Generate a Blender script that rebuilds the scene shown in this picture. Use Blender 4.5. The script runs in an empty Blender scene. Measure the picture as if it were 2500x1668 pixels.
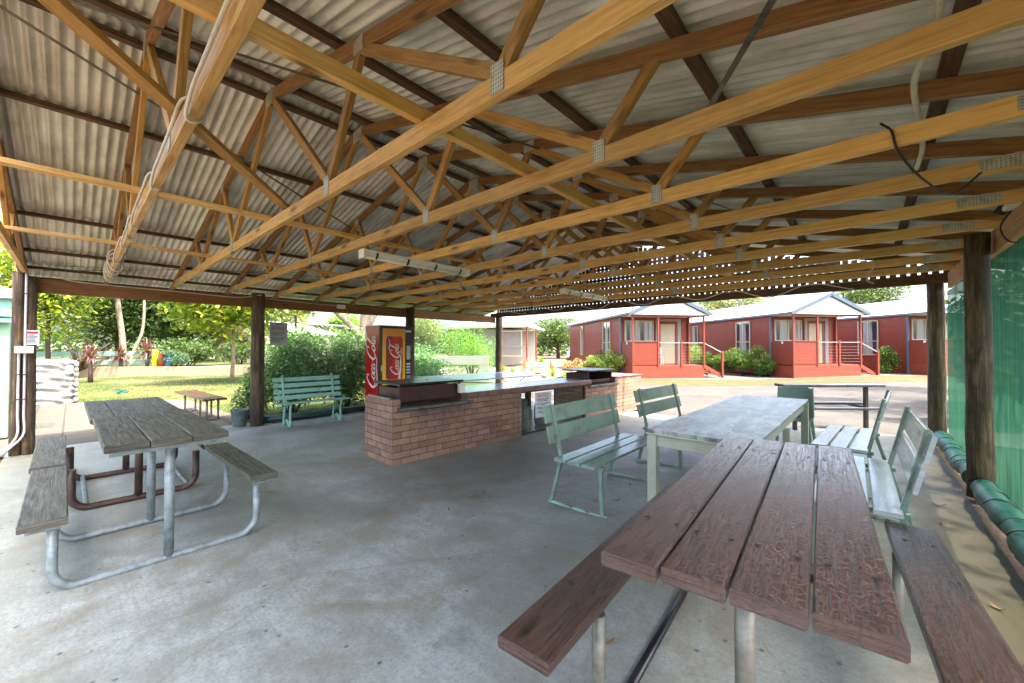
import bpy, math, random
from mathutils import Vector, Matrix
R = math.radians
random.seed(7)
sc = bpy.context.scene
COL = sc.collection

# ------------------------------------------------------------------ camera
CAMH = 1.55
yaw, pitch, roll = R(41.99), R(.84), R(.13)
fw = Vector((-math.sin(yaw)*math.cos(pitch), math.cos(yaw)*math.cos(pitch), math.sin(pitch)))
rt = Vector((math.cos(yaw), math.sin(yaw), 0)); up = rt.cross(fw)
rt2 = rt*math.cos(roll)+up*math.sin(roll); up2 = -rt*math.sin(roll)+up*math.cos(roll)
cd = bpy.data.cameras.new('camera'); cam = bpy.data.objects.new('camera', cd); COL.objects.link(cam)
cd.sensor_width = 36; cd.lens = 36*965.8/2500; cd.clip_start = .05; cd.clip_end = 3000
mw = Matrix.Identity(4)
for i in range(3):
    mw[i][0] = rt2[i]; mw[i][1] = up2[i]; mw[i][2] = -fw[i]
mw[2][3] = CAMH
cam.matrix_world = mw
sc.camera = cam

# ------------------------------------------------------------------ light
SUN = Vector((.46, .03, 1)).normalized()
elev = math.asin(SUN.z)
w = bpy.data.worlds.new("World"); sc.world = w; w.use_nodes = True
nt = w.node_tree; nt.nodes.clear()
sk = nt.nodes.new('ShaderNodeTexSky'); sk.sky_type = 'NISHITA'; sk.sun_disc = False
sk.sun_elevation = elev; sk.sun_rotation = math.atan2(SUN.x, SUN.y)
sk.air_density = 1.0; sk.dust_density = 6.0; sk.ozone_density = 1.0
bg = nt.nodes.new('ShaderNodeBackground'); bg.inputs[1].default_value = .15
wo = nt.nodes.new('ShaderNodeOutputWorld')
nt.links.new(sk.outputs[0], bg.inputs[0]); nt.links.new(bg.outputs[0], wo.inputs[0])
sl = bpy.data.lights.new('sun', 'SUN'); sl.energy = 2.0; sl.angle = R(.5); sl.color = (1, .95, .86)
so = bpy.data.objects.new('sun', sl); COL.objects.link(so)
so.rotation_euler = SUN.to_track_quat('Z', 'Y').to_euler()
sc.view_settings.view_transform = 'Standard'; sc.view_settings.look = 'None'
sc.view_settings.exposure = 2.95; sc.view_settings.gamma = 1
cy = sc.cycles
cy.max_bounces = 10; cy.diffuse_bounces = 7; cy.glossy_bounces = 4; cy.transparent_max_bounces = 16
cy.transmission_bounces = 6; cy.sample_clamp_indirect = 8; cy.use_denoising = True; cy.adaptive_threshold = .02
cy.caustics_reflective = False; cy.caustics_refractive = False

# ------------------------------------------------------------------ node helpers
class NT:
    def __init__(s, name):
        s.m = bpy.data.materials.new(name); s.m.use_nodes = True
        s.t = s.m.node_tree; s.t.nodes.clear()
        s.out = s.n('OutputMaterial')
    def n(s, typ, **kw):
        nd = s.t.nodes.new('ShaderNode'+typ)
        for k, v in kw.items():
            setattr(nd, k, v)
        return nd
    def l(s, a, b): s.t.links.new(a, b)
    def set(s, nd, **kw):
        for k, v in kw.items():
            k = k.replace('_', ' ')
            i = nd.inputs[k]
            if isinstance(v, bpy.types.NodeSocket): s.l(v, i)
            else: i.default_value = v
        return nd
    def coord(s, which='Object'):
        return s.n('TexCoord').outputs[which]
    def mapv(s, vec, scale=(1, 1, 1), loc=(0, 0, 0)):
        m = s.n('Mapping'); s.l(vec, m.inputs[0]); m.inputs['Scale'].default_value = scale
        m.inputs['Location'].default_value = loc
        return m.outputs[0]
    def noise(s, vec, scale, detail=4, rough=.55, dist=0):
        m = s.n('TexNoise'); s.l(vec, m.inputs['Vector']); m.inputs['Scale'].default_value = scale
        m.inputs['Detail'].default_value = detail; m.inputs['Roughness'].default_value = rough
        m.inputs['Distortion'].default_value = dist
        return m.outputs[0]
    def ramp(s, fac, stops):
        r = s.n('ValToRGB'); s.l(fac, r.inputs[0]); e = r.color_ramp.elements
        while len(e) < len(stops): e.new(.5)
        for i, (p, c) in enumerate(stops):
            e[i].position = p
            e[i].color = (c, c, c, 1) if isinstance(c, (int, float)) else (*c, 1)
        return r.outputs[0]
    def mix(s, fac, a, b, mode='MIX'):
        m = s.n('MixRGB'); m.blend_type = mode
        for i, v in enumerate((fac, a, b)):
            if isinstance(v, bpy.types.NodeSocket): s.l(v, m.inputs[i])
            elif i == 0: m.inputs[0].default_value = v
            else: m.inputs[i].default_value = (*v, 1) if len(v) == 3 else v
        return m.outputs[0]
    def math(s, op, a, b=0.0, c=None):
        m = s.n('Math'); m.operation = op
        for i, v in enumerate((a, b) if c is None else (a, b, c)):
            if isinstance(v, bpy.types.NodeSocket): s.l(v, m.inputs[i])
            else: m.inputs[i].default_value = v
        return m.outputs[0]
    def bump(s, h, strength=.3, dist=.01):
        b = s.n('Bump'); s.l(h, b.inputs['Height']); b.inputs['Strength'].default_value = strength
        b.inputs['Distance'].default_value = dist
        return b.outputs[0]
    def bsdf(s, col, rough=.6, metal=0, bump=None, spec=.5, **kw):
        p = s.n('BsdfPrincipled')
        for k, v in (('Base Color', col), ('Roughness', rough), ('Metallic', metal), ('Specular IOR Level', spec)):
            if isinstance(v, bpy.types.NodeSocket): s.l(v, p.inputs[k])
            else: p.inputs[k].default_value = (*v, 1) if isinstance(v, tuple) and len(v) == 3 else v
        if bump is not None: s.l(bump, p.inputs['Normal'])
        for k, v in kw.items(): p.inputs[k.replace('_', ' ')].default_value = v
        return p
    def done(s, sh):
        s.l(sh.outputs[0] if hasattr(sh, 'outputs') else sh, s.out.inputs[0]); return s.m

def wood(name, c1, c2, c3, rough=.55, knots=True, grain=9, bump=.25, worn=None, wornamt=.5, spec=.5, rnd=.25, crackle=False):
    s = NT(name); uv = s.coord('UV')
    g = s.noise(s.mapv(uv, (1.2, grain*2.2, 1)), 3.0, 5, .6, .6)
    g2 = s.noise(s.mapv(uv, (.6, grain*7, 1)), 4.0, 3, .6)
    col = s.ramp(g, [(.3, c1), (.52, c2), (.75, c3)])
    col = s.mix(s.ramp(g2, [(.35, .35), (.6, 0)]), col, c1, 'MIX')
    big = s.noise(uv, .9, 2)
    col = s.mix(s.ramp(big, [(.35, 0), (.7, .35)]), col, c3)
    hgt = s.mix(.5, g, g2)
    if knots:
        v = s.n('TexVoronoi'); s.l(s.mapv(uv, (1.6, 6, 1)), v.inputs['Vector']); v.inputs['Scale'].default_value = 1.0
        k = s.ramp(v.outputs['Distance'], [(.05, 1), (.15, 0)])
        col = s.mix(s.math('MULTIPLY', k, .85), col, tuple(x*.22 for x in c1))
        stn = s.noise(s.mapv(uv, (.8, 3, 1), (7, 3, 0)), 1.6, 7, .72)
        col = s.mix(s.ramp(stn, [(.54, 0), (.68, .45)]), col, tuple(x*.5 for x in c1))
    if worn:
        wn = s.noise(s.mapv(uv, (2.2, 15, 1)), 2.0, 8, .7)
        f = s.ramp(wn, [(.45, 0), (.62, wornamt)])
        col = s.mix(f, col, worn)
    if crackle:
        vc = s.n('TexVoronoi'); vc.feature = 'DISTANCE_TO_EDGE'
        s.l(s.mix(.04, s.mapv(uv, (1, 1.3, 1)), s.noise(uv, 9, 6, .8)), vc.inputs['Vector']); vc.inputs['Scale'].default_value = 34
        ck = s.ramp(vc.outputs['Distance'], [(.0, 0), (.09, 1)])
        ln = s.noise(s.mapv(uv, (1.5, 60, 1), (5, 2, 0)), 2.2, 6, .7)
        lk = s.ramp(ln, [(.40, 0), (.47, 1)])
        hgt = s.mix(.62, s.mix(.5, ck, lk), hgt)
        patch = s.ramp(s.noise(uv, 5, 7, .75), [(.45, .05), (.62, .6)])
        col = s.mix(s.math('MULTIPLY', s.math('SUBTRACT', 1.0, lk), .7), col, tuple(x*.35 for x in c1))
        col = s.mix(s.math('MULTIPLY', s.math('SUBTRACT', 1.0, ck), patch), col, tuple(x*.4 for x in c1))
    oi = s.n('ObjectInfo')
    hv = s.n('HueSaturation'); s.l(col, hv.inputs['Color'])
    s.l(s.math('MULTIPLY_ADD', oi.outputs['Random'], rnd, 1-rnd/2), hv.inputs['Value'])
    rg = s.ramp(g, [(.3, min(1, rough*1.5)), (.7, rough*.8)])
    return s.done(s.bsdf(hv.outputs[0], rg, 0, s.bump(hgt, bump, .006), spec))

def paint(name, c, rough=.45, var=.12, chips=None, chipamt=.6, metal=0, scale=6, bump=.1, spec=.5, chipscale=3):
    s = NT(name); o = s.coord('Object')
    n = s.noise(o, scale, 6, .65)
    dk = tuple(x*(1-var*2) for x in c); lt = tuple(min(1, x*(1+var)) for x in c)
    col = s.ramp(n, [(.3, dk), (.5, c), (.75, lt)])
    if chips:
        n2 = s.noise(o, chipscale, 9, .72)
        col = s.mix(s.ramp(n2, [(.56, 0), (.62, chipamt)]), col, chips)
    return s.done(s.bsdf(col, rough, metal, s.bump(n, bump, .003), spec))

# ------------------------------------------------------------------ mesh builder
class MB:
    def __init__(s): s.v = []; s.f = []; s.uv = []; s.sm = []
    def face(s, idx, uvs, smooth=False):
        s.f.append(tuple(idx)); s.uv.extend(uvs); s.sm.append(smooth)
    def bar(s, p0, p1, w, h, upv=(0, 0, 1), ch=.004, ext=None):
        p0 = Vector(p0); p1 = Vector(p1); d = (p1-p0); L = d.length; d.normalize()
        u = Vector(upv)
        if abs(d.dot(u)) > .98: u = Vector((1, 0, 0)) if abs(d.x) < .9 else Vector((0, 1, 0))
        sx = d.cross(u).normalized(); u = sx.cross(d).normalized()
        a, b = w/2, h/2; c = min(ch, a*.8, b*.8)
        prof = [(-a+c, -b), (a-c, -b), (a, -b+c), (a, b-c), (a-c, b), (-a+c, b), (-a, b-c), (-a, -b+c)]
        if c <= 0: prof = [(-a, -b), (a, -b), (a, b), (-a, b)]
        n = len(prof); base = len(s.v)
        for q in (p0, p1):
            for x, y in prof: s.v.append(tuple(q+sx*x+u*y))
        ou, ov = random.random()*20, random.random()*20
        acc = 0
        for i in range(n):
            j = (i+1) % n
            l = math.hypot(prof[j][0]-prof[i][0], prof[j][1]-prof[i][1])
            s.face((base+i, base+j, base+n+j, base+n+i), [(ou, ov+acc), (ou, ov+acc+l), (ou+L, ov+acc+l), (ou+L, ov+acc)])
            acc += l
        s.face([base+i for i in range(n)][::-1], [(ou+prof[i][0], ov+prof[i][1]) for i in range(n)][::-1])
        s.face([base+n+i for i in range(n)], [(ou+prof[i][0]+3, ov+prof[i][1]) for i in range(n)])
        return s
    def box(s, x0, y0, z0, x1, y1, z1, ch=.004):
        dx, dy, dz = x1-x0, y1-y0, z1-z0; cx, cy_, cz = (x0+x1)/2, (y0+y1)/2, (z0+z1)/2
        if dx >= dy and dx >= dz: s.bar((x0, cy_, cz), (x1, cy_, cz), dy, dz, (0, 0, 1), ch)
        elif dy >= dz: s.bar((cx, y0, cz), (cx, y1, cz), dx, dz, (0, 0, 1), ch)
        else: s.bar((cx, cy_, z0), (cx, cy_, z1), dy, dx, (1, 0, 0), ch)
        return s
    def tube(s, path, r, seg=10, cap=True, closed=False):
        P = [Vector(p) for p in path]; n = len(P); base = len(s.v)
        rr = r if isinstance(r, (list, tuple)) else [r]*n
        d0 = (P[1]-P[0]).normalized(); u = Vector((0, 0, 1)) if abs(d0.z) < .9 else Vector((1, 0, 0))
        acc = 0; accs = []; rings = []
        for i, p in enumerate(P):
            if closed: d = (P[(i+1) % n]-P[i-1]).normalized()
            else: d = (P[min(i+1, n-1)]-P[max(i-1, 0)]).normalized()
            x = d.cross(u)
            if x.length < 1e-4: x = d.orthogonal()
            x.normalize(); u = x.cross(d).normalized()
            if i: acc += (P[i]-P[i-1]).length
            accs.append(acc); st = len(s.v)
            for k in range(seg):
                a = 2*math.pi*k/seg
                s.v.append(tuple(p+x*math.cos(a)*rr[i]+u*math.sin(a)*rr[i]))
            rings.append(st)
        m = n if closed else n-1
        cir = 2*math.pi*max(rr)
        for i in range(m):
            a, b = rings[i], rings[(i+1) % n]
            ua, ub = accs[i], accs[(i+1) % n] if i+1 < n else acc+.1
            for k in range(seg):
                k2 = (k+1) % seg
                s.face((a+k, a+k2, b+k2, b+k), [(ua, cir*k/seg), (ua, cir*(k+1)/seg), (ub, cir*(k+1)/seg), (ub, cir*k/seg)], True)
        if cap and not closed:
            s.face([rings[0]+k for k in range(seg)][::-1], [(math.cos(6.28*k/seg)*rr[0], math.sin(6.28*k/seg)*rr[0]) for k in range(seg)][::-1])
            s.face([rings[-1]+k for k in range(seg)], [(math.cos(6.28*k/seg)*rr[-1], math.sin(6.28*k/seg)*rr[-1]) for k in range(seg)])
        return s
    def lathe(s, prof, seg=20, c=(0, 0, 0), smooth=True):
        base = len(s.v)
        for r, z in prof:
            for k in range(seg):
                a = 2*math.pi*k/seg; s.v.append((c[0]+r*math.cos(a), c[1]+r*math.sin(a), c[2]+z))
        for i in range(len(prof)-1):
            for k in range(seg):
                k2 = (k+1) % seg; A = base+i*seg; B = A+seg
                s.face((A+k, A+k2, B+k2, B+k), [(k/seg, prof[i][1]), ((k+1)/seg, prof[i][1]), ((k+1)/seg, prof[i+1][1]), (k/seg, prof[i+1][1])], smooth)
        return s
    def quad(s, a, b, c, d, uv=None, smooth=False):
        base = len(s.v); s.v += [tuple(a), tuple(b), tuple(c), tuple(d)]
        if uv is None:
            L = (Vector(b)-Vector(a)).length; W = (Vector(d)-Vector(a)).length
            uv = [(0, 0), (L, 0), (L, W), (0, W)]
        s.face((base, base+1, base+2, base+3), uv, smooth); return s
    def prism(s, pts, fn, t0, t1):
        """polygon pts (2D) extruded between t0 and t1; fn(x,y,t)->3D"""
        n = len(pts); base = len(s.v)
        for t in (t0, t1):
            for x, y in pts: s.v.append(tuple(fn(x, y, t)))
        s.face([base+i for i in range(n)][::-1], [pts[i] for i in range(n)][::-1])
        s.face([base+n+i for i in range(n)], list(pts))
        for i in range(n):
            j = (i+1) % n
            s.face((base+i, base+j, base+n+j, base+n+i), [(pts[i][0], t0), (pts[j][0], t0), (pts[j][0], t1), (pts[i][0], t1)])
        return s
    def grid(s, nx, ny, fn, smooth=True, uvs=1):
        base = len(s.v)
        for j in range(ny+1):
            for i in range(nx+1): s.v.append(tuple(fn(i/nx, j/ny)))
        for j in range(ny):
            for i in range(nx):
                a = base+j*(nx+1)+i
                s.face((a, a+1, a+nx+2, a+nx+1), [(i/nx*uvs, j/ny*uvs), ((i+1)/nx*uvs, j/ny*uvs), ((i+1)/nx*uvs, (j+1)/ny*uvs), (i/nx*uvs, (j+1)/ny*uvs)], smooth)
        return s
    def build(s, name, mat, parent=None, loc=None, recalc=False):
        me = bpy.data.meshes.new(name); me.from_pydata(s.v, [], s.f)
        ul = me.uv_layers.new(name='UVMap')
        flat = [c for uv in s.uv for c in uv]
        ul.data.foreach_set('uv', flat)
        me.polygons.foreach_set('use_smooth', s.sm)
        if mat: me.materials.append(mat)
        me.update()
        o = bpy.data.objects.new(name, me); COL.objects.link(o)
        if parent: o.parent = parent
        if loc: o.location = loc
        return o

def thing(name, label, cat, loc=(0, 0, 0), rz=0, group=None):
    o = bpy.data.objects.new(name, None); COL.objects.link(o); o.empty_display_size = .2
    o.location = loc; o.rotation_euler = (0, 0, rz); o['label'] = label; o['category'] = cat
    if group: o['group'] = group
    return o
def tag(o, label, cat, group=None):
    o['label'] = label; o['category'] = cat
    if group: o['group'] = group
    return o
def struct(o): o['kind'] = 'structure'; return o
def kids(o): return [c for c in bpy.data.objects if c.parent == o]
def dup(root, loc, rz, label, group=None, tilt=None):
    r = root.copy(); COL.objects.link(r); r.location = loc
    r.rotation_euler = (0, 0, rz); r['label'] = label
    if group: r['group'] = group
    for ch in kids(root):
        c = ch.copy(); COL.objects.link(c); c.parent = r
        for g in kids(ch):
            d = g.copy(); COL.objects.link(d); d.parent = c
    return r

def gz(x):
    t = min(1, max(0, (x+4.6)/5.6)); return .17*t*t*(3-2*t)

# ------------------------------------------------------------------ materials
M = {}
M['pine'] = wood('pine', (.42, .20, .045), (.68, .39, .115), (.82, .53, .19), .45, rnd=.4)
M['pine_web'] = wood('pine_web', (.24, .115, .028), (.44, .235, .06), (.56, .32, .085), .6, rnd=.5)
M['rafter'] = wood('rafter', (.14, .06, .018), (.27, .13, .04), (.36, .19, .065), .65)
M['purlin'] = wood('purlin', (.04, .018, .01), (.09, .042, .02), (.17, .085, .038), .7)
M['beam'] = wood('beam', (.15, .065, .022), (.27, .125, .045), (.36, .18, .07), .65)
M['beam_light'] = wood('beam_light', (.30, .15, .07), (.46, .25, .12), (.55, .33, .18), .6)
M['grey_plank'] = wood('grey_plank', (.026, .025, .02), (.075, .074, .06), (.13, .122, .092), .45, True, 9, 1.0, (.22, .21, .16), .35)
M['maroon_plank'] = wood('maroon_plank', (.036, .017, .012), (.088, .041, .029), (.135, .073, .052), .17, True, 12, .55, (.13, .10, .09), .3, .8, crackle=True)
M['bench_paint_white'] = wood('bench_paint_white', (.40, .47, .47), (.54, .61, .62), (.66, .72, .72), .2, False, 5, .15, (.3, .36, .34), .3)

def post_mat():
    s = NT('log_post'); o = s.coord('Object')
    st = s.noise(s.mapv(o, (16, 16, .8)), 1.8, 8, .72, .6)
    pt = s.noise(s.mapv(o, (5, 5, 1.4)), 1.4, 8, .72, .5)
    col = s.ramp(st, [(.34, (.022, .014, .008)), (.5, (.10, .064, .032)), (.66, (.27, .19, .10))])
    col = s.mix(s.ramp(pt, [(.42, .8), (.56, 0)]), col, (.030, .022, .013))
    col = s.mix(s.ramp(pt, [(.58, 0), (.68, .6)]), col, (.16, .15, .08))
    return s.done(s.bsdf(col, .75, 0, s.bump(st, .6, .008)))
M['post'] = post_mat()

def iron_mat():
    s = NT('corrugated_iron'); o = s.coord('UV')
    n = s.noise(s.mapv(o, (1, 2.5, 1)), 1.5, 7, .68)
    n2 = s.noise(s.mapv(o, (.5, 5, 1)), 2.4, 5, .7)
    oi = s.n('ObjectInfo')
    col = s.ramp(n, [(.3, (.42, .41, .36)), (.5, (.72, .71, .65)), (.66, (.90, .89, .85))])
    col = s.mix(s.ramp(n2, [(.52, 0), (.66, .6)]), col, (.44, .40, .22))
    hv = s.n('HueSaturation'); s.l(col, hv.inputs['Color']); s.l(s.math('MULTIPLY_ADD', oi.outputs['Random'], .4, .75), hv.inputs['Value'])
    fine = s.noise(o, 40, 4, .7)
    return s.done(s.bsdf(hv.outputs[0], .34, .10, s.bump(fine, .15, .002)))
M['iron'] = iron_mat()

def concrete_mat():
    s = NT('concrete_slab'); o = s.coord('Object')
    big = s.noise(o, .7, 6, .62, .5); mid = s.noise(o, 3.2, 9, .74); fine = s.noise(o, 55, 6, .8)
    streak = s.noise(s.mapv(o, (1.1, 13, 1), (3, 0, 0)), 1.3, 8, .75, .3)
    col = s.ramp(big, [(.34, (.22, .235, .19)), (.49, (.325, .35, .305)), (.64, (.42, .46, .42))])
    col = s.mix(s.ramp(mid, [(.40, .55), (.56, 0)]), col, (.20, .195, .16))
    brn = s.noise(o, 1.3, 7, .7, .8)
    col = s.mix(s.ramp(brn, [(.50, 0), (.62, .6)]), col, (.235, .20, .12))
    col = s.mix(s.ramp(streak, [(.40, .38), (.55, 0)]), col, (.26, .25, .22))
    col = s.mix(s.math('MULTIPLY', s.ramp(fine, [(.36, 1), (.56, 0)]), .45), col, (.12, .12, .105))
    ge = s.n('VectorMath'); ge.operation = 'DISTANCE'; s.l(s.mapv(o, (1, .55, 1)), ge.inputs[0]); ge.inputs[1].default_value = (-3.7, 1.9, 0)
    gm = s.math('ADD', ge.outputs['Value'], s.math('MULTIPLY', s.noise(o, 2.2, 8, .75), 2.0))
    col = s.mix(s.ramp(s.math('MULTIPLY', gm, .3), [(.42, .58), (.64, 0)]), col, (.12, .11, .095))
    v = s.n('TexVoronoi'); s.l(o, v.inputs['Vector']); v.inputs['Scale'].default_value = .9
    sp = s.math('ADD', v.outputs['Distance'], s.math('MULTIPLY', s.noise(o, 7, 6, .75), .45))
    col = s.mix(s.ramp(sp, [(.21, .6), (.33, 0)]), col, (.11, .115, .11))
    v2 = s.n('TexVoronoi'); s.l(o, v2.inputs['Vector']); v2.inputs['Scale'].default_value = 7
    col = s.mix(s.ramp(v2.outputs['Distance'], [(.05, .8), (.10, 0)]), col, (.07, .07, .06))
    v3 = s.n('TexVoronoi'); v3.feature = 'DISTANCE_TO_EDGE'; s.l(s.mix(.12, o, s.noise(o, 2, 6, .8)), v3.inputs['Vector']); v3.inputs['Scale'].default_value = .55
    col = s.mix(s.ramp(v3.outputs['Distance'], [(.002, .3), (.006, 0)]), col, (.16, .15, .13))
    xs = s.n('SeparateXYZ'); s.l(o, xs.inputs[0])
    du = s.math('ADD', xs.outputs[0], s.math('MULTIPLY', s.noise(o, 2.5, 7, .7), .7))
    col = s.mix(s.ramp(s.math('MULTIPLY', du, .5), [(.22, 0), (.36, .85)]), col, (.12, .088, .045))  # tan dust tint that also paints in the warm sunlit strip at the right edge
    h = s.mix(.5, mid, fine)
    r = s.ramp(mid, [(.3, .38), (.7, .72)])
    return s.done(s.bsdf(col, r, 0, s.bump(h, .5, .008)))
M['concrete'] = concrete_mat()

def brick_mat():
    s = NT('brick'); uv = s.coord('UV')
    b = s.n('TexBrick'); s.l(uv, b.inputs['Vector'])
    s.set(b, Scale=1.0, Color1=(.50, .365, .27, 1), Color2=(.31, .215, .165, 1), Mortar=(.10, .075, .06, 1))
    b.inputs['Mortar Size'].default_value = .005; b.inputs['Brick Width'].default_value = .265; b.inputs['Row Height'].default_value = .087
    b.inputs['Mortar Smooth'].default_value = .1; b.inputs['Bias'].default_value = 0
    n = s.noise(uv, 9, 8, .72); big = s.noise(uv, 1.7, 5, .7)
    col = s.mix(.6, b.outputs['Color'], s.ramp(n, [(.3, (.16, .10, .075)), (.5, (.36, .22, .15)), (.7, (.55, .38, .26))]), 'OVERLAY')
    col = s.mix(s.ramp(big, [(.40, .35), (.56, 0)]), col, (.15, .105, .085))
    so = s.n('VectorMath'); so.operation = 'DISTANCE'; s.l(s.mapv(uv, (.55, 1, 1)), so.inputs[0]); so.inputs[1].default_value = (.40, .78, 0)
    sm = s.math('ADD', so.outputs['Value'], s.math('MULTIPLY', s.noise(uv, 5, 8, .75), .5))
    col = s.mix(s.ramp(sm, [(.34, .75), (.62, 0)]), col, (.06, .055, .05))
    st = s.noise(s.mapv(uv, (5, .6, 1)), 2.2, 6, .7)
    col = s.mix(s.ramp(st, [(.6, 0), (.7, .35)]), col, (.48, .44, .38))
    h = s.math('SUBTRACT', s.math('MULTIPLY', n, .35), b.outputs['Fac'])
    return s.done(s.bsdf(col, .85, 0, s.bump(h, .8, .008)))
M['brick'] = brick_mat()
M['mint'] = paint('mint_paint', (.215, .315, .255), .24, .12, (.16, .13, .09), .5, chipscale=5)
M['mint_bright'] = paint('mint_bright', (.25, .50, .41), .35, .08, (.2, .25, .2), .3, chipscale=7)
M['mint_rusty'] = paint('mint_rusty', (.30, .42, .33), .6, .25, (.14, .06, .03), .95, chipscale=9, bump=.5)
M['cream_paint'] = paint('cream_paint', (.46, .50, .39), .4, .08, (.3, .3, .22), .4)

def tabletop_mat():
    s = NT('worn_white_top'); o = s.coord('Object')
    n = s.noise(s.mapv(o, (2.6, 1.2, 1)), 1.3, 9, .72, .6); m2 = s.noise(s.mapv(o, (5, 1.8, 1)), 1.6, 9, .75, .4)
    col = s.ramp(n, [(.3, (.16, .19, .19)), (.48, (.37, .41, .395)), (.66, (.60, .64, .61))])
    col = s.mix(s.ramp(m2, [(.46, .9), (.53, 0)]), col, (.085, .105, .11))
    return s.done(s.bsdf(col, .32, 0, s.bump(m2, .25, .003), .6))
M['worn_top'] = tabletop_mat()
M['galv'] = paint('galvanised_pipe', (.24, .29, .30), .45, .25, (.40, .41, .40), .5, .25, 12)
M['brown_pipe'] = paint('brown_pipe', (.06, .033, .026), .42, .25, (.2, .11, .07), .5)
M['grey_pipe'] = paint('grey_pipe', (.26, .24, .19), .45, .3, (.12, .09, .06), .5, .5)
M['maroon_steel'] = paint('maroon_steel', (.055, .012, .014), .4, .3, (.02, .015, .013), .7)
M['black_steel'] = paint('black_steel', (.022, .022, .025), .3, .3, (.07, .06, .05), .5, .3, spec=.6)
M['hotplate'] = paint('hotplate', (.05, .055, .055), .45, .4, (.16, .15, .13), .5, .5)
M['grease_steel'] = paint('grease_steel', (.16, .19, .18), .35, .35, (.05, .05, .045), .7, .6)
M['counter_blue'] = paint('counter_laminate', (.42, .46, .55), .22, .15, (.25, .27, .33), .5, spec=.7)
M['counter_brown'] = paint('counter_edge', (.20, .10, .075), .4, .25)
M['plastic_white'] = paint('white_plastic', (.90, .88, .78), .4, .05)
M['white'] = paint('white_paint', (.78, .78, .76), .5, .04)
M['conduit'] = paint('conduit', (.55, .57, .56), .45, .08)
M['rope'] = paint('rope', (.62, .58, .48), .7, .15)
M['cable_black'] = paint('cable_black', (.02, .02, .02), .5, .1)
M['chair_green'] = paint('chair_green', (.22, .34, .30), .42, .08)
M['black_plank'] = paint('black_plank', (.028, .035, .042), .3, .3, (.08, .09, .1), .3)
M['dark_green'] = paint('dark_green_vinyl', (.015, .05, .04), .4, .3)
M['red_vinyl'] = paint('red_vinyl', (.52, .012, .014), .25, .05, spec=.6)
M['coke_black'] = paint('vending_black', (.014, .018, .02), .25, .2)
M['bucket'] = paint('bucket_grey', (.13, .17, .17), .6, .2)
M['tarp'] = paint('tarp_white', (.36, .35, .335), .7, .06)
M['stone'] = paint('stone', (.30, .29, .26), .9, .3, bump=.6)
M['retaining'] = paint('retaining_block', (.32, .235, .15), .9, .15, (.3, .24, .17), .4, bump=.4)
M['shed_green'] = paint('shed_green', (.22, .40, .25), .45, .05)
M['shed_trim'] = paint('shed_trim', (.18, .40, .33), .45, .05)
M['roof_white'] = paint('roof_white', (.72, .73, .73), .5, .03)
M['trim_blue'] = paint('trim_blue_grey', (.07, .105, .15), .45, .08)
M['red_post'] = paint('red_post', (.20, .032, .015), .5, .1)
M['cream_frame'] = paint('cream_frame', (.46, .40, .27), .5, .05)
M['beige_wall'] = paint('beige_wall', (.27, .245, .195), .7, .05)
M['grey_trim'] = paint('grey_trim', (.24, .24, .23), .6, .06)
M['yellow'] = paint('yellow_paint', (.75, .62, .03), .5, .05)
M['red_bright'] = paint('red_bright', (.65, .04, .02), .5, .05)
M['blue_bright'] = paint('blue_bright', (.08, .28, .72), .5, .05)
M['fence_green'] = paint('fence_green', (.20, .33, .27), .6, .12)
M['car'] = paint('car_paint', (.28, .40, .46), .25, .05, metal=.4)
M['tyre'] = paint('tyre', (.02, .02, .02), .8, .1)
M['dark_glass'] = paint('dark_glass', (.03, .045, .06), .1, .2, spec=.8)
M['gas'] = paint('gas_bottle', (.22, .24, .20), .5, .25, (.1, .08, .06), .5)
M['mesh_wire'] = paint('mesh_wire', (.14, .15, .15), .5, .2, metal=.5)
M['leaf_litter'] = paint('dry_leaf', (.36, .22, .11), .8, .3)
M['sign_red'] = paint('sign_red', (.55, .02, .04), .5, .05)
M['sign_ink'] = paint('sign_ink', (.06, .06, .07), .6, .05)
M['sign_white'] = paint('sign_white', (.62, .66, .68), .45, .05)
M['notice_grey'] = paint('notice_grey', (.42, .44, .45), .4, .08)
M['wavy_white'] = paint('lettering_white', (.85, .80, .72), .4, .03)
M['steel_strap'] = paint('steel_strap', (.12, .11, .08), .5, .4, metal=.6)

def boards(name, c, pitch=.16):
    s = NT(name); o = s.coord('Object'); x = s.n('SeparateXYZ'); s.l(o, x.inputs[0])
    saw = s.math('FRACT', s.math('DIVIDE', x.outputs[2], pitch))
    n = s.noise(o, 2.5, 5, .65)
    col = s.ramp(n, [(.3, tuple(v*.82 for v in c)), (.6, c)])
    return s.done(s.bsdf(col, .5, 0, s.bump(s.math('POWER', saw, .3), .6, .015)))
M['red_boards'] = boards('red_boards', (.19, .031, .014))
M['red_boards_pink'] = boards('red_boards_faded', (.40, .10, .085))
M['red_deck'] = boards('red_deck', (.215, .042, .02), .3)
M['brown_boards'] = boards('house_boards', (.20, .17, .13))

def plate_mat():
    s = NT('nail_plate'); uv = s.coord('UV')
    b = s.n('TexBrick'); s.l(uv, b.inputs['Vector']); b.offset = 0
    s.set(b, Scale=1.0, Color1=(.13, .13, .10, 1), Color2=(.2, .2, .15, 1), Mortar=(.60, .60, .50, 1))
    b.inputs['Mortar Size'].default_value = .0045; b.inputs['Brick Width'].default_value = .018; b.inputs['Row Height'].default_value = .014
    return s.done(s.bsdf(s.mix(s.ramp(s.noise(uv, 14, 5, .7), [(.45, 0), (.65, .6)]), b.outputs['Color'], (.22, .2, .14)), .4, .3, s.bump(b.outputs['Fac'], .5, .003)))
M['plate'] = plate_mat()

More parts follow.
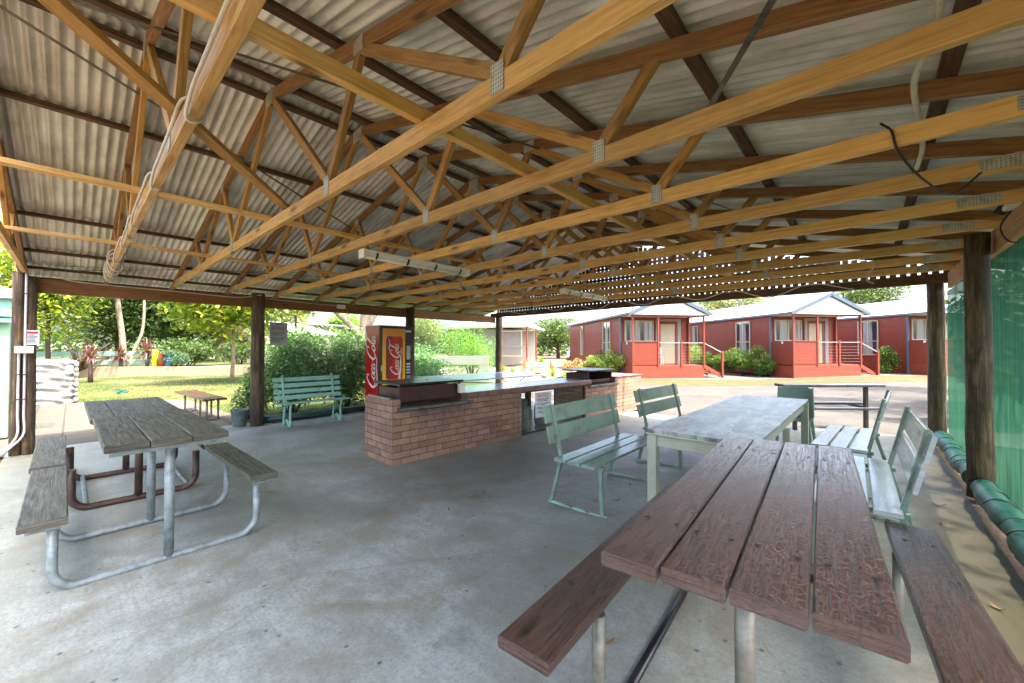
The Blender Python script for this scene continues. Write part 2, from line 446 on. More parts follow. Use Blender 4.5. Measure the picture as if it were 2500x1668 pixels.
def cloth_mat():
    s = NT('green_shade_cloth'); o = s.coord('Object')
    wv = s.noise(s.mapv(o, (1, 14, .5)), 1.6, 5, .6)
    col = s.ramp(wv, [(.3, (.016, .062, .038)), (.7, (.036, .125, .078))])
    d = s.set(s.n('BsdfDiffuse'), Color=col); t = s.set(s.n('BsdfTranslucent'), Color=col)
    tr = s.n('BsdfTransparent'); tr.inputs[0].default_value = (.95, 1, .95, 1)
    m1 = s.n('MixShader'); m1.inputs[0].default_value = .6; s.l(d.outputs[0], m1.inputs[1]); s.l(t.outputs[0], m1.inputs[2])
    lw = s.n('LayerWeight'); lw.inputs[0].default_value = .5
    m2 = s.n('MixShader'); s.l(s.math('MULTIPLY', s.math('SUBTRACT', 1.0, lw.outputs['Facing']), .62), m2.inputs[0]); s.l(m1.outputs[0], m2.inputs[1]); s.l(tr.outputs[0], m2.inputs[2])
    return s.done(m2)
M['cloth'] = cloth_mat()
M['roll'] = paint('green_roll', (.006, .095, .065), .5, .12, bump=.6, scale=14)

def film_mat(name, tint, amt):
    s = NT(name); tr = s.n('BsdfTransparent'); tr.inputs[0].default_value = (*tint, 1)
    g = s.n('BsdfGlossy'); g.inputs['Roughness'].default_value = .12; g.inputs['Color'].default_value = (.8, .9, .9, 1)
    d = s.n('BsdfTranslucent'); d.inputs[0].default_value = (.45, .6, .55, 1)
    m0 = s.n('MixShader'); m0.inputs[0].default_value = .35; s.l(d.outputs[0], m0.inputs[1]); s.l(g.outputs[0], m0.inputs[2])
    m = s.n('MixShader'); m.inputs[0].default_value = amt; s.l(tr.outputs[0], m.inputs[1]); s.l(m0.outputs[0], m.inputs[2])
    return s.done(m)
M['film'] = film_mat('clear_film', (.95, .98, .96), .03)
M['film_green'] = film_mat('tinted_film', (.72, .90, .82), .05)

def leaf_mat(name, cols, trans=.35, rough=.5):
    s = NT(name); uv = s.coord('UV'); x = s.n('SeparateXYZ'); s.l(uv, x.inputs[0])
    st = [(i/(len(cols)-1), c) for i, c in enumerate(cols)]
    col = s.ramp(x.outputs[0], st)
    p = s.bsdf(col, rough, 0, None, .35)
    t = s.n('BsdfTranslucent'); s.l(s.mix(.5, col, (.25, .35, .02), 'ADD'), t.inputs[0])
    m = s.n('MixShader'); m.inputs[0].default_value = trans; s.l(p.outputs[0], m.inputs[1]); s.l(t.outputs[0], m.inputs[2])
    return s.done(m)
M['leaf_plane'] = leaf_mat('leaf_plane', [(.07, .14, .014), (.17, .26, .025), (.32, .37, .04), (.40, .33, .05)])
M['leaf_dark'] = leaf_mat('leaf_dark', [(.015, .04, .01), (.035, .075, .015), (.06, .11, .02), (.11, .16, .03)], .2)
M['leaf_blue'] = leaf_mat('leaf_blue', [(.02, .06, .035), (.05, .11, .06), (.09, .16, .09)], .2)
M['leaf_hedge'] = leaf_mat('leaf_hedge', [(.03, .10, .025), (.08, .20, .05), (.19, .34, .09), (.52, .6, .3)], .3, .3)
M['leaf_lime'] = leaf_mat('leaf_lime', [(.08, .18, .015), (.16, .30, .03), (.26, .42, .05)])
M['leaf_mid'] = leaf_mat('leaf_mid', [(.03, .07, .012), (.07, .14, .02), (.16, .25, .04)], .25)
M['leaf_shrub'] = leaf_mat('leaf_shrub', [(.06, .13, .015), (.20, .28, .04), (.42, .44, .10)])
M['leaf_gum'] = leaf_mat('leaf_gum', [(.10, .13, .05), (.20, .23, .08), (.32, .30, .11)])
M['leaf_red'] = leaf_mat('leaf_red', [(.07, .015, .025), (.16, .035, .05), (.28, .15, .13)], .2)
M['leaf_straw'] = leaf_mat('leaf_straw', [(.25, .10, .04), (.42, .22, .08), (.5, .34, .14)], .2)
M['grass_blade'] = leaf_mat('grass_blade', [(.10, .15, .02), (.22, .28, .04), (.36, .36, .09)], .3)
M['bark_pale'] = paint('bark_pale', (.27, .215, .155), .85, .25, (.24, .15, .09), .6, bump=.5, chipscale=4)
M['bark_grey'] = paint('bark_grey', (.22, .20, .15), .9, .25, bump=.6)
M['bark_dark'] = paint('bark_dark', (.10, .07, .045), .9, .25, bump=.6)

def ground_mat(name, stops, scale=1.2, fine=30, bump=.5, extra=None):
    s = NT(name); o = s.coord('Object')
    n = s.noise(o, scale, 7, .7); f = s.noise(o, fine, 5, .75)
    col = s.ramp(n, stops)
    col = s.mix(s.ramp(f, [(.35, .5), (.65, 0)]), col, tuple(v*.45 for v in stops[0][1]))
    if extra: col = s.mix(s.ramp(s.noise(o, .25, 4, .6), [(.48, 0), (.6, .7)]), col, extra)
    return s.done(s.bsdf(col, .95, 0, s.bump(f, bump, .02), .2))
M['lawn'] = ground_mat('lawn', [(.3, (.035, .052, .012)), (.5, (.062, .08, .019)), (.72, (.10, .105, .034))], .8, 28, .8, (.15, .12, .055))
M['earth'] = ground_mat('earth', [(.3, (.10, .07, .045)), (.5, (.16, .115, .075)), (.7, (.21, .165, .11))], .8, 22)
M['asphalt'] = ground_mat('asphalt', [(.3, (.075, .068, .058)), (.5, (.10, .092, .08)), (.7, (.135, .123, .105))], .6, 60, .4)
M['pale_concrete'] = ground_mat('pale_concrete', [(.3, (.13, .11, .09)), (.7, (.18, .155, .125))], .7, 30, .3)
M['verge'] = ground_mat('verge', [(.3, (.065, .065, .026)), (.5, (.095, .088, .036)), (.72, (.13, .115, .06))], 1.5, 28, .8)
M['dark_backing'] = ground_mat('dark_backing', [(.3, (.018, .022, .012)), (.5, (.03, .045, .02)), (.7, (.05, .07, .03))], 1.5, 22, .8)
M['gravel'] = ground_mat('gravel', [(.3, (.18, .13, .10)), (.7, (.28, .21, .17))], 2, 18, .9)
def paver_mat():
    s = NT('pavers'); o = s.coord('Object')
    b = s.n('TexBrick'); s.l(s.mapv(o, (1, 1, 1), (.2, .1, 0)), b.inputs['Vector'])
    s.set(b, Scale=1.0, Color1=(.155, .125, .10, 1), Color2=(.125, .105, .085, 1), Mortar=(.07, .065, .045, 1))
    b.inputs['Mortar Size'].default_value = .014; b.inputs['Brick Width'].default_value = .46; b.inputs['Row Height'].default_value = .46
    n = s.noise(o, 3, 7, .7)
    col = s.mix(.35, b.outputs['Color'], s.ramp(n, [(.35, (.12, .10, .09)), (.65, (.30, .26, .23))]), 'OVERLAY')
    return s.done(s.bsdf(col, .9, 0, s.bump(s.math('SUBTRACT', n, b.outputs['Fac']), .6, .01)))
M['pavers'] = paver_mat()
def curtain_mat():
    s = NT('window_curtain'); o = s.coord('UV'); x = s.n('SeparateXYZ'); s.l(o, x.inputs[0])
    wv = s.n('TexWave'); s.l(s.mapv(o, (11, .3, 1)), wv.inputs['Vector']); wv.inputs['Scale'].default_value = 1.0; wv.inputs['Distortion'].default_value = 3
    cur = s.ramp(wv.outputs[0], [(0, (.10, .13, .15)), (.6, (.26, .30, .32)), (1, (.40, .43, .43))])
    n = s.noise(s.mapv(o, (2.2, .05, 1)), 1.1, 1, .4)
    col = s.mix(s.ramp(n, [(.44, 1), (.47, 0)]), cur, (.018, .024, .03))
    return s.done(s.bsdf(col, .08, 0, None, .9))
M['curtain'] = curtain_mat()
#PART2
# ------------------------------------------------------------------ ground
import bmesh
def sheet(name, pts, mat, dz, cuts=True, z0=None, kind='structure'):
    bm = bmesh.new(); vs = [bm.verts.new((x, y, 0)) for x, y in pts]; bm.faces.new(vs)
    if z0 is None:
        for k in range(13):
            x = -4.6+5.6*k/12
            g = bm.verts[:]+bm.edges[:]+bm.faces[:]
            bmesh.ops.bisect_plane(bm, geom=g, plane_co=(x, 0, 0), plane_no=(1, 0, 0))
    bmesh.ops.triangulate(bm, faces=bm.faces[:])
    for v in bm.verts: v.co.z = (gz(v.co.x) if z0 is None else z0)+dz
    bmesh.ops.recalc_face_normals(bm, faces=bm.faces[:])
    for f in bm.faces:
        if f.normal.z < 0: f.normal_flip()
    me = bpy.data.meshes.new(name); bm.to_mesh(me); bm.free(); me.materials.append(mat)
    o = bpy.data.objects.new(name, me); COL.objects.link(o); o['kind'] = kind; return o
sheet('ground', [(-900, -600), (900, -600), (900, 1500), (-900, 1500)], M['earth'], -.07)
sheet('lawn', [(-34, -30), (-9.2, -30), (-9.2, 12), (-22, 15), (-26.2, 6.8), (-30.9, .2), (-34, -4)], M['lawn'], -.05)
sheet('upper_lawn', [(-34, -4), (-30.9, .2), (-26.2, 6.8), (-22, 14), (-40, 40), (-120, 40), (-120, -40), (-50, -30)], M['lawn'], .40, z0=0)
sheet('garden_path', [(-17.3, -8), (-9.2, -8), (-9.2, 2.62), (-15.3, 2.3), (-16.6, .1), (-17.3, -1)], M['pavers'], -.03)
sheet('road', [(-9.2, 9.0), (60, 9.0), (60, 60), (26, 46), (1.87, 24.2), (-5.77, 17.0), (-8.2, 16.2), (-10, 14.5)], M['asphalt'], -.045)
sheet('verge', [(-8.2, 16.2), (-5.77, 17.0), (1.87, 24.2), (26, 46), (26, 52), (2.3, 29.2), (-6.07, 20.9), (-8.9, 18.9), (-10.5, 17.5)], M['verge'], -.040)
sheet('cabin_forecourt', [(-8.9, 18.95), (-6.07, 20.95), (2.3, 29.25), (26, 52.1), (10, 70), (-20, 45), (-22, 33), (-14, 22)], M['pale_concrete'], -.035)
sheet('gravel_bed', [(-9.3, 9.2), (-10.1, 14.5), (-8.3, 16.3), (-10.6, 17.6), (-9.0, 19), (-14.1, 22.1), (-24, 34), (-30, 30), (-22, 15), (-9.3, 12)], M['gravel'], -.042)
sheet('added_dark_ground', [(1.0, -40), (80, -40), (80, 8.9), (1.0, 8.9)], M['dark_backing'], -.045)  # dark ground added so little brightness shows through the right blinds
# slab
mb = MB(); NX = 40
def slab_top(u, v):
    x = -9.35+10.02*u; ye = 9.5-.75*u; y = -.62+(ye+.62)*v
    return (x, y, gz(x))
mb.grid(NX, 12, slab_top)
for u0 in range(NX):
    for v in (0, 1):
        a = slab_top(u0/NX, v); b = slab_top((u0+1)/NX, v)
        q = [a, b, (b[0], b[1], b[2]-.12), (a[0], a[1], a[2]-.12)]
        if v == 0: q = q[::-1]
        mb.quad(*q)
for u in (0, 1):
    a = slab_top(u, 0); b = slab_top(u, 1)
    mb.quad(a, b, (b[0], b[1], b[2]-.12), (a[0], a[1], a[2]-.12))
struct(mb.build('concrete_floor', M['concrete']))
# hill far off
mb = MB()
def hill(u, v):
    a = R(100+100*u)  # direction angle
    r = 420+260*v; h = (6+3*math.sin(u*7)+2*math.sin(u*17+1))*math.sin(math.pi*min(1, v*1.0))
    return (r*math.cos(a), r*math.sin(a), h-1)
mb.grid(60, 6, hill)
def hm():
    s = NT('hill_green'); o = s.coord('Object'); n = s.noise(o, .05, 5, .6)
    return s.done(s.bsdf(s.ramp(n, [(.35, (.16, .22, .13)), (.65, (.27, .32, .20))]), .95))
struct(mb.build('hills', hm()))

# ------------------------------------------------------------------ shelter
SH = thing('picnic_shelter', 'open timber picnic shelter on log posts under a corrugated iron gable roof', 'shelter')
AX = -4.03; SL = .235
def zu(x): return 3.80-SL*abs(x-AX)      # underside of the top chords
def zs(x): return 3.965-SL*abs(x-AX)     # sheet level
# truss prototype (local y = 0)
mb = MB(); mb.bar((-9.12, 0, 2.65), (.90, 0, 2.65), .045, .095, (0, 0, 1), .003)
T0 = mb.build('truss', M['pine'], SH)
for sg, xe in ((-1, -9.6), (1, 1.4)):
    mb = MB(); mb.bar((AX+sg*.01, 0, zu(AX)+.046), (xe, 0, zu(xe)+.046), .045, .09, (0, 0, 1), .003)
    mb.build('top_chord', M['rafter'], T0)
def truss_x(x, sg): return AX+sg*(x-AX)
for sg in (1, -1):
    J = [((AX+.05), zu(AX)-.01), (-2.8, 2.70), (-2.35, zu(-2.35)+.02), (-1.14, 2.70), (-.82, zu(-.82)+.02)]
    for i in range(4):
        a, b = J[i], J[i+1]
        mb = MB(); mb.bar((truss_x(a[0], sg), 0, a[1]), (truss_x(b[0], sg), 0, b[1]), .040, .068, (0, 0, 1), .003)
        mb.build('web', M['pine_web'], T0)
    for x, z, ww, hh in ((-2.8, 2.675, .075, .13), (-1.14, 2.675, .075, .13), (-2.35, zu(-2.35)+.03, .12, .09), (.62, 2.655, .22, .07)):
        mb = MB(); xx = truss_x(x, sg)
        mb.box(xx-ww/2, -.0265, z-hh/2, xx+ww/2, -.0235, z+hh/2, 0)
        mb.box(xx-ww/2, .0235, z-hh/2, xx+ww/2, .0265, z+hh/2, 0)
        mb.build('nail_plate', M['plate'], T0)
mb = MB(); mb.box(AX-.09, -.0265, 3.74, AX+.09, -.0235, 3.87, 0); mb.build('nail_plate', M['plate'], T0)
T0.location = (0, .36, 0)
TY = [-.475+.835*k for k in range(11)]
for i, y in enumerate(TY):
    if abs(y-.36) < .01: continue
    t = T0.copy(); COL.objects.link(t); t.location = (0, y, 0)
    for g in kids(T0):
        d = g.copy(); COL.objects.link(d); d.parent = t
# roof sheets
for sg in (-1, 1):
    L = 5.70 if sg < 0 else 5.55
    for i in range(13 if sg < 0 else 12):
        y0 = -.58+.762*i
        mb = MB()
        def f(u, v, y0=y0, sg=sg, L=L, i=i):
            y = y0+.80*u; d = .05+L*v
            return (AX+sg*d, y, 3.965-SL*d+.021*(.5+.5*math.sin(2*math.pi*y/.0762))**.6-.012+(.0018 if i % 2 else 0))
        mb.grid(126, 2, f)
        # uv in metres
        mb.uv = [(a*5.4, b*.8) for (b, a) in mb.uv]
        mb.build('roof_sheet', M['iron'], SH)
mb = MB()
for sg in (-1, 1):
    mb.quad((AX, -.6, 4.005), (AX, 9.2, 4.005), (AX+sg*.2, 9.2, 3.94), (AX+sg*.2, -.6, 3.94))
mb.build('ridge_cap', M['iron'], SH)
for x in (-9.6, -9.15, -8.5, -7.4, -6.35, -5.25, -4.17, -3.83, -2.64, -1.7, -.7, .3, 1.15):
    mb = MB(); z = zu(x)+.0935+.022
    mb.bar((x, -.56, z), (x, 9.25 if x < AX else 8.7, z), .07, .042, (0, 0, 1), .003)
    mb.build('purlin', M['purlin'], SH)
for x, hh, ww, y1 in ((-4.05, .035, .075, 8.4), (-6.3, .035, .07, 8.4), (-1.7, .075, .045, 7.9)):
    mb = MB(); mb.bar((x, -.55, 2.70+hh/2), (x, y1, 2.70+hh/2), ww, hh, (0, 0, 1), .003)
    mb.build('tie_beam', M['pine'], SH)
mb = MB(); mb.bar((-1.60, -.52, 2.80), (-3.88, 1.33, 2.76), .075, .035, (0, 0, 1), .003); mb.build('diagonal_brace', M['pine_web'], SH)
mb = MB()
mb.bar((.78, 0, zu(.78)-.006), (-3.95, 8.2, zu(-3.95)-.006), .032, .003, (0, 0, 1), 0)
mb.bar((-4.12, -.45, zu(-4.12)-.006), (-8.7, 8.2, zu(-8.7)-.006), .032, .003, (0, 0, 1), 0)
mb.bar((-3.9, -.4, zu(-3.9)-.006), (-.9, 5.4, zu(-.9)-.006), .03, .003, (0, 0, 1), 0)
mb.build('strap_brace', M['steel_strap'], SH)
for y0, y1, m in ((-.35, 2.33, 'beam'), (2.33, 5.86, 'beam'), (5.86, 9.28, 'beam_light')):
    mb = MB(); mb.bar((-9.12, y0, 2.445), (-9.12, y1, 2.445), .06, .215, (0, 0, 1), .004); mb.build('beam', M[m], SH)
for y0, y1 in ((-.5, 2.75), (2.75, 5.70), (5.70, 8.6)):
    mb = MB(); mb.bar((.90, y0, 2.545), (.90, y1, 2.545), .05, .225, (0, 0, 1), .004); mb.build('beam', M['beam_light'], SH)
def log(x, y, zb, zt, r, seed):
    rnd = random.Random(seed); mb = MB(); path = []; rr = []
    for i in range(9):
        t = i/8; path.append((x+rnd.uniform(-.004, .004), y+rnd.uniform(-.004, .004), zb+(zt-zb)*t)); rr.append(r*(1.04-.06*t)*(1+rnd.uniform(-.015, .015)))
    mb.tube(path, rr, 20); return mb.build('post', M['post'], SH)
for i, (x, y, zt, r) in enumerate([(-9.02, -.525, 2.6, .062), (-8.99, -.41, 2.56, .064), (-8.97, 2.45, 2.60, .117), (-8.97, 5.95, 2.58, .117), (-8.97, 9.33, 2.58, .117),
                                   (.775, 5.72, 2.63, .088), (.76, 8.66, 2.6, .097), (.80, 2.7, 2.63, .118), (.80, -.35, 2.63, .118)]):
    log(x, y, gz(x)-.02, zt, r, i)
# far gable lattice, skewed between the end posts
def gy(x): return 9.22-.062*(x+9)
mb = MB(); x = -8.9
while x < 1.0:
    zt = zu(x)+.12
    if zt-2.62 > .04: mb.bar((x, gy(x), 2.60), (x, gy(x), zt), .012, .080, (1, 0, 0), 0)
    x += .115
z = 2.64
while z < 3.9:
    hw = (3.86-z)/SL
    if hw > .1: mb.bar((max(AX-hw, -9), gy(AX-hw)+.012, z), (min(AX+hw, 1.0), gy(AX+hw)+.012, z), .012, .056, (0, 0, 1), 0)
    z += .088
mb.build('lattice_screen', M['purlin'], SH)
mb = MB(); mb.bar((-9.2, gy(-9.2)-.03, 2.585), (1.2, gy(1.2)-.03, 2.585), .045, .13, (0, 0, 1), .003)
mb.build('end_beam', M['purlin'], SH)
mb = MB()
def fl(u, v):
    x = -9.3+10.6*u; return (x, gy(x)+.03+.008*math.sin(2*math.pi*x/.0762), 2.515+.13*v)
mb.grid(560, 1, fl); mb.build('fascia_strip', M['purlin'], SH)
# near left barge board under end truss
mb = MB(); mb.bar((-9.3, -.53, zs(-9.3)-.06), (AX, -.53, zs(AX)-.06), .03, .14, (0, 0, 1), .003); mb.build('barge_board', M['rafter'], SH)

# ------------------------------------------------------------------ lights and cables under the roof
def fluoro(y0, y1, label):
    t = thing('strip_light', label, 'light', (-3.93, (y0+y1)/2, 2.57), 0, 'strip lights under the trusses')
    L = y1-y0; h = L/2
    mb = MB(); pr = [(-.055, 0), (-.055, -.02), (-.035, -.05), (.035, -.05), (.055, -.02), (.055, 0)]
    mb.prism(pr, lambda a, b, q: (a, q, b), -h, h); mb.build('housing', M['plastic_white'], t)
    mb = MB(); mb.tube([(0, -h+.03, -.066), (0, h-.03, -.066)], .022, 12); mb.build('diffuser', M['plastic_white'], t)
    for k in range(4):
        y = -h+.14+k*(L-.28)/3
        mb = MB(); mb.bar((.0585, y, -.022), (.06, y, -.052), .02, .006, (1, 0, 0), 0)
        mb.bar((.0605, y, -.048), (.025, y, -.085), .02, .006, (0, 0, 1), 0)
        mb.build('clip', M['cable_black'], t)
    for sgn in (-1, 1):
        mb = MB(); mb.box(-.06, sgn*h-.012, -.088, .06, sgn*h+.012, .004); mb.build('end_cap', M['plastic_white'], t)
    mb = MB(); mb.tube([(0, -h+.3, 0), (.02, -h+.3, .09)], .004, 6); mb.tube([(0, h-.3, 0), (.02, h-.3, .09)], .004, 6)
    mb.tube([(.0, .1, 0), (.06, .14, .05), (.05, .2, .13), (-.02, .22, .16)], .006, 6); mb.build('lead', M['rope'], t)
fluoro(2.02, 3.46, 'long white strip light hung under the trusses near the middle of the shelter')
fluoro(5.68, 7.15, 'more distant white strip light hung under the trusses above the far barbecue')

def spl(pts, n=8):
    P = [Vector(p) for p in pts]; P = [P[0]*2-P[1]]+P+[P[-1]*2-P[-2]]; out = []
    for i in range(1, len(P)-2):
        for k in range(n):
            t = k/n; a, b, c, d = P[i-1], P[i], P[i+1], P[i+2]
            out.append(.5*((2*b)+(c-a)*t+(2*a-5*b+4*c-d)*t*t+(3*b-a-3*c+d)*t**3))
    out.append(P[-2]); return out
# pale rope wound round the nearest long chord
rnd = random.Random(3); pts = []; x = -1.25; side = -1
while x > -6.6:     # lies slack along the near side of the chord, then ducks underneath
    n = 5; ln = rnd.uniform(.9, 1.35); dip = rnd.uniform(.03, .07)
    for k in range(n): f = k/n; pts.append((x-f*ln, .36-.034-.014*math.sin(3.1*f), 2.70-dip*math.sin(3.1416*f)-.06*f))
    pts += [(x-ln-.03, .36-.03, 2.592), (x-ln-.05, .36+.01, 2.588), (x-ln-.07, .36+.034, 2.63), (x-ln-.09, .36+.02, 2.706)]
    x -= ln+.11
ph = 0
while x > -8.45:
    r = rnd.uniform(.065, .12)
    for k in range(6):
        a = ph+k*1.047; pts.append((x-k*.02, .36+math.cos(a)*r*.7, 2.655+math.sin(a)*r-(.05*rnd.random() if math.sin(a) < 0 else 0)))
    x -= rnd.uniform(.12, .34)
mb = MB(); mb.tube(spl(pts, 4), .0072, 6); tag(mb.build('rope', M['rope']), 'pale rope wound round the nearest roof chord at the left', 'rope')
mb = MB(); mb.tube(spl([(.20, -.3, 2.84), (.22, .8, 2.82), (.19, 1.6, 2.84), (.21, 2.23, 2.82), (.17, 2.6, 2.79), (.22, 3.1, 2.80), (.26, 3.5, 2.79), (.24, 3.62, 2.70)]), .013, 8)
tag(mb.build('conduit', M['rope']), 'pale crooked conduit running below the iron at the upper right', 'conduit')
mb = MB(); mb.tube(spl([(.06, 2.90, 2.76), (.10, 2.84, 2.68), (.12, 2.84, 2.58), (.2, 3.0, 2.48), (.34, 3.35, 2.44), (.42, 3.55, 2.50), (.52, 3.68, 2.62)]), .006, 6)
tag(mb.build('cable', M['cable_black']), 'thin dark cable drooping between two chords at the right', 'cable')
mb = MB(); mb.tube(spl([(.05, 7.0, 2.72), (.07, 7.02, 2.62), (.02, 7.05, 2.55), (.0, 7.0, 2.44), (.06, 7.1, 2.41)]), .009, 6)
tag(mb.build('cable', M['rope']), 'short white cable end dangling below the far trusses', 'cable')
pts = []
for k in range(7):
    x0 = -7.6+k*1.15; pts += [(x0, 8.1, 2.60), (x0+.55, 8.25, 2.47+.03*math.sin(k*2.1))]
mb = MB(); mb.tube(spl(pts, 5), .008, 5); tag(mb.build('cable', M['rope']), 'white cable looped in swags along the far end of the roof', 'cable')
mb = MB(); mb.tube(spl([(-9.02, -.2, 2.60), (-9.05, .1, 2.54), (-9.05, 1.2, 2.52), (-9.05, 2.0, 2.50), (-9.03, 2.3, 2.53), (-8.83, 2.45, 2.56), (-9.03, 2.6, 2.53), (-9.05, 3.5, 2.50), (-9.05, 4.1, 2.50)]), .009, 6)
tag(mb.build('cable', M['rope']), 'white cable clipped along the left roof beam', 'cable')
t = thing('junction_box', 'small cream junction box on the left roof beam above the hedge', 'electrical box', (-9.06, 4.15, 2.48))
mb = MB(); mb.box(-.03, -.09, -.045, .03, .09, .045, .008); mb.build('cover', M['plastic_white'], t)
mb = MB(); mb.tube(spl([(0, .1, -.02), (.02, .14, -.12), (.0, .15, -.5), (.01, .15, -.9), (0, .16, -1.35)]), .004, 5); mb.build('pull_cord', M['rope'], t)
mb = MB(); mb.bar((-9.0, -.2, 2.745), (-4.6, 5.6, 2.80), .004, .004, (0, 0, 1), 0); mb.tube([(-9.0, -.3, 2.66), (-7.2, 1.2, 2.66), (-6.2, 3.7, 2.72)], .004, 5)
tag(mb.build('wire', M['cable_black']), 'thin taut wire stretched across the left corner below the iron', 'wire')
# sensor on right beam
t = thing('security_light', 'cream sensor light bracketed to the top of the right beam', 'light', (.88, 5.08, 2.68))
mb = MB(); mb.box(-.05, -.06, 0, .05, .06, .04, .008); mb.bar((0, 0, .04), (-.03, -.02, .10), .03, .03); mb.build('bracket', M['plastic_white'], t)
mb = MB(); mb.bar((-.12, -.05, .15), (.06, .02, .08), .15, .05, (0, 0, 1), .01); mb.build('lamp_head', M['plastic_white'], t)
mb = MB(); mb.bar((-.02, .05, .06), (-.06, .09, .0), .06, .06, (0, 0, 1), .01); mb.build('sensor_eye', M['cable_black'], t)
mb = MB(); mb.tube(spl([(0, .05, .0), (-.05, .1, -.12), (.0, .05, -.26), (.08, -.3, -.28), (.08, -.7, -.2)]), .006, 6); mb.build('lead', M['cable_black'], t)
t = thing('hanging_lamp', 'small dark lamp hanging on a rod below the far trusses', 'light', (-5.75, 7.05, 2.60))
mb = MB(); mb.tube([(0, 0, 0), (0, 0, -.2)], .012, 8); mb.build('rod', M['cable_black'], t)
mb = MB(); mb.box(-.09, -.09, -.30, .09, .09, -.2, .01); mb.build('lamp_housing', M['cable_black'], t)
# conduits and small fittings on the left corner post
t = thing('conduit', 'twin white conduits strapped down the left corner post', 'conduit', (-8.915, -.47, 0))
for dy, kink in ((-.035, .0), (.02, .03)):
    mb = MB(); top = 2.62 if dy > 0 else 1.52
    mb.tube(spl([(0, dy, top), (.0, dy, 1.2), (0, dy, .6), (.01, dy, .30), (.06, dy-.10-kink, .12), (.12, dy-.22-kink, .03)], 6), .0135, 8); mb.build('pipe', M['conduit'], t)
for z in (.3, .8, 1.15, 2.3):
    mb = MB(); mb.box(.0, -.06, z-.006, .018, .045, z+.006, .001); mb.build('saddle_clip', M['cable_black'], t)
t = thing('switch_box', 'cream switch box fixed halfway up the left corner post', 'electrical box', (-8.90, -.455, 1.50))
mb = MB(); mb.box(0, -.085, -.05, .07, .085, .05, .01); mb.build('cover', M['plastic_white'], t)
t = thing('sign', 'small white notice with red heading on the left corner post', 'sign', (-8.92, -.385, 1.66))
mb = MB(); mb.box(0, -.065, -.09, .006, .065, .12, .001); mb.build('panel', M['sign_white'], t)
mb = MB(); mb.box(.006, -.05, .07, .008, .05, .10, 0); mb.build('heading', M['sign_red'], t)
mb = MB(); rnd = random.Random(1)
for k in range(7):
    z = .05-k*.019; mb.box(.006, -.05, z-.004, .008, -.05+.06+.04*rnd.random(), z+.004, 0)
mb.build('text_lines', M['sign_ink'], t)

# ------------------------------------------------------------------ blinds
def blind(y0, y1, label):
    t = thing('shade_blind', label, 'shade blind', (.86, (y0+y1)/2, gz(.97)-.03), 0, 'green shade blinds along the right side')
    h = (y1-y0)/2-.004
    mb = MB()
    def f(u, v): return (.01+.004*math.sin(u*23+v*2)+.006*math.sin(u*9), -h+2*h*u, .10+(2.42-.17-.10)*v)
    mb.grid(60, 10, f); mb.build('cloth', M['cloth'], t)
    mb = MB(); pts = []; rr = []
    for i in range(41):
        u = i/40; pts.append((-.095+.012*math.sin(u*14), -h+.13+(2*h-.26)*u, .135+.01*math.sin(u*9+1))); rr.append(.084+.004*math.sin(u*70)+.008*math.sin(u*31)+.004*math.sin(u*113))
    mb.tube(pts, rr, 14); mb.build('rolled_hem', M['roll'], t)
    n = 8
    for i in range(n):
        y = -h+.2+(2*h-.4)*i/(n-1); cx = -.095; cz = .135; pp = []
        for k in range(9):
            a = math.pi*(k/8*.75+.15); pp.append((cx+.095*math.cos(a), y+(.10 if i % 2 else -.06)*k/8, cz+.095*math.sin(a)))
        mb = MB(); mb.tube(pp, .0045, 5); mb.build('lacing', M['cable_black'], t)
blind(5.73, 8.62, 'green shade blind between the two far right log posts with rolled hem')
blind(2.80, 5.72, 'green shade blind nearest the camera on the right with laced rolled hem')
def film(y0, y1, mat, label, seam):
    t = thing('clear_blind', label, 'clear blind', (-9.02, (y0+y1)/2, 0), 0, 'clear weather blinds along the left side')
    h = (y1-y0)/2-.13
    mb = MB()
    def f(u, v): return (.006*math.sin(u*17+v), -h+2*h*u, .12+2.2*v)
    mb.grid(30, 4, f); mb.build('film', mat, t)
    mb = MB(); mb.tube([(0, -h, .085), (0, -h/3, .08), (0, h/3, .09), (0, h, .085)], .075, 12); mb.build('rolled_hem', M['dark_green'], t)
    mb = MB(); mb.bar((.006, seam, .16), (.006, seam, 2.3), .012, .004, (0, 1, 0), 0); mb.build('seam', M['conduit'], t)
film(2.45, 5.95, M['film'], 'clear plastic blind behind the pale green slatted bench', 1.15)
film(5.95, 9.33, M['film_green'], 'clear plastic blind with a green tint beyond the drinks machine', -.9)
# grey notice taped to blind
t = thing('notice_board', 'grey printed notice hung beside the second left post', 'sign', (-8.99, 2.83, 1.58))
mb = MB(); mb.box(0, -.165, 0, .006, .165, .47, .001); mb.build('panel', M['notice_grey'], t)
mb = MB(); rnd = random.Random(5); mb.box(.006, -.06, .425, .008, .06, .445, 0)
for k in range(15):
    if k in (4, 9): continue
    z = .39-k*.023; mb.box(.006, -.14, z-.004, .008, -.14+.16+.11*rnd.random(), z+.004, 0)
mb.build('text_lines', M['sign_ink'], t)
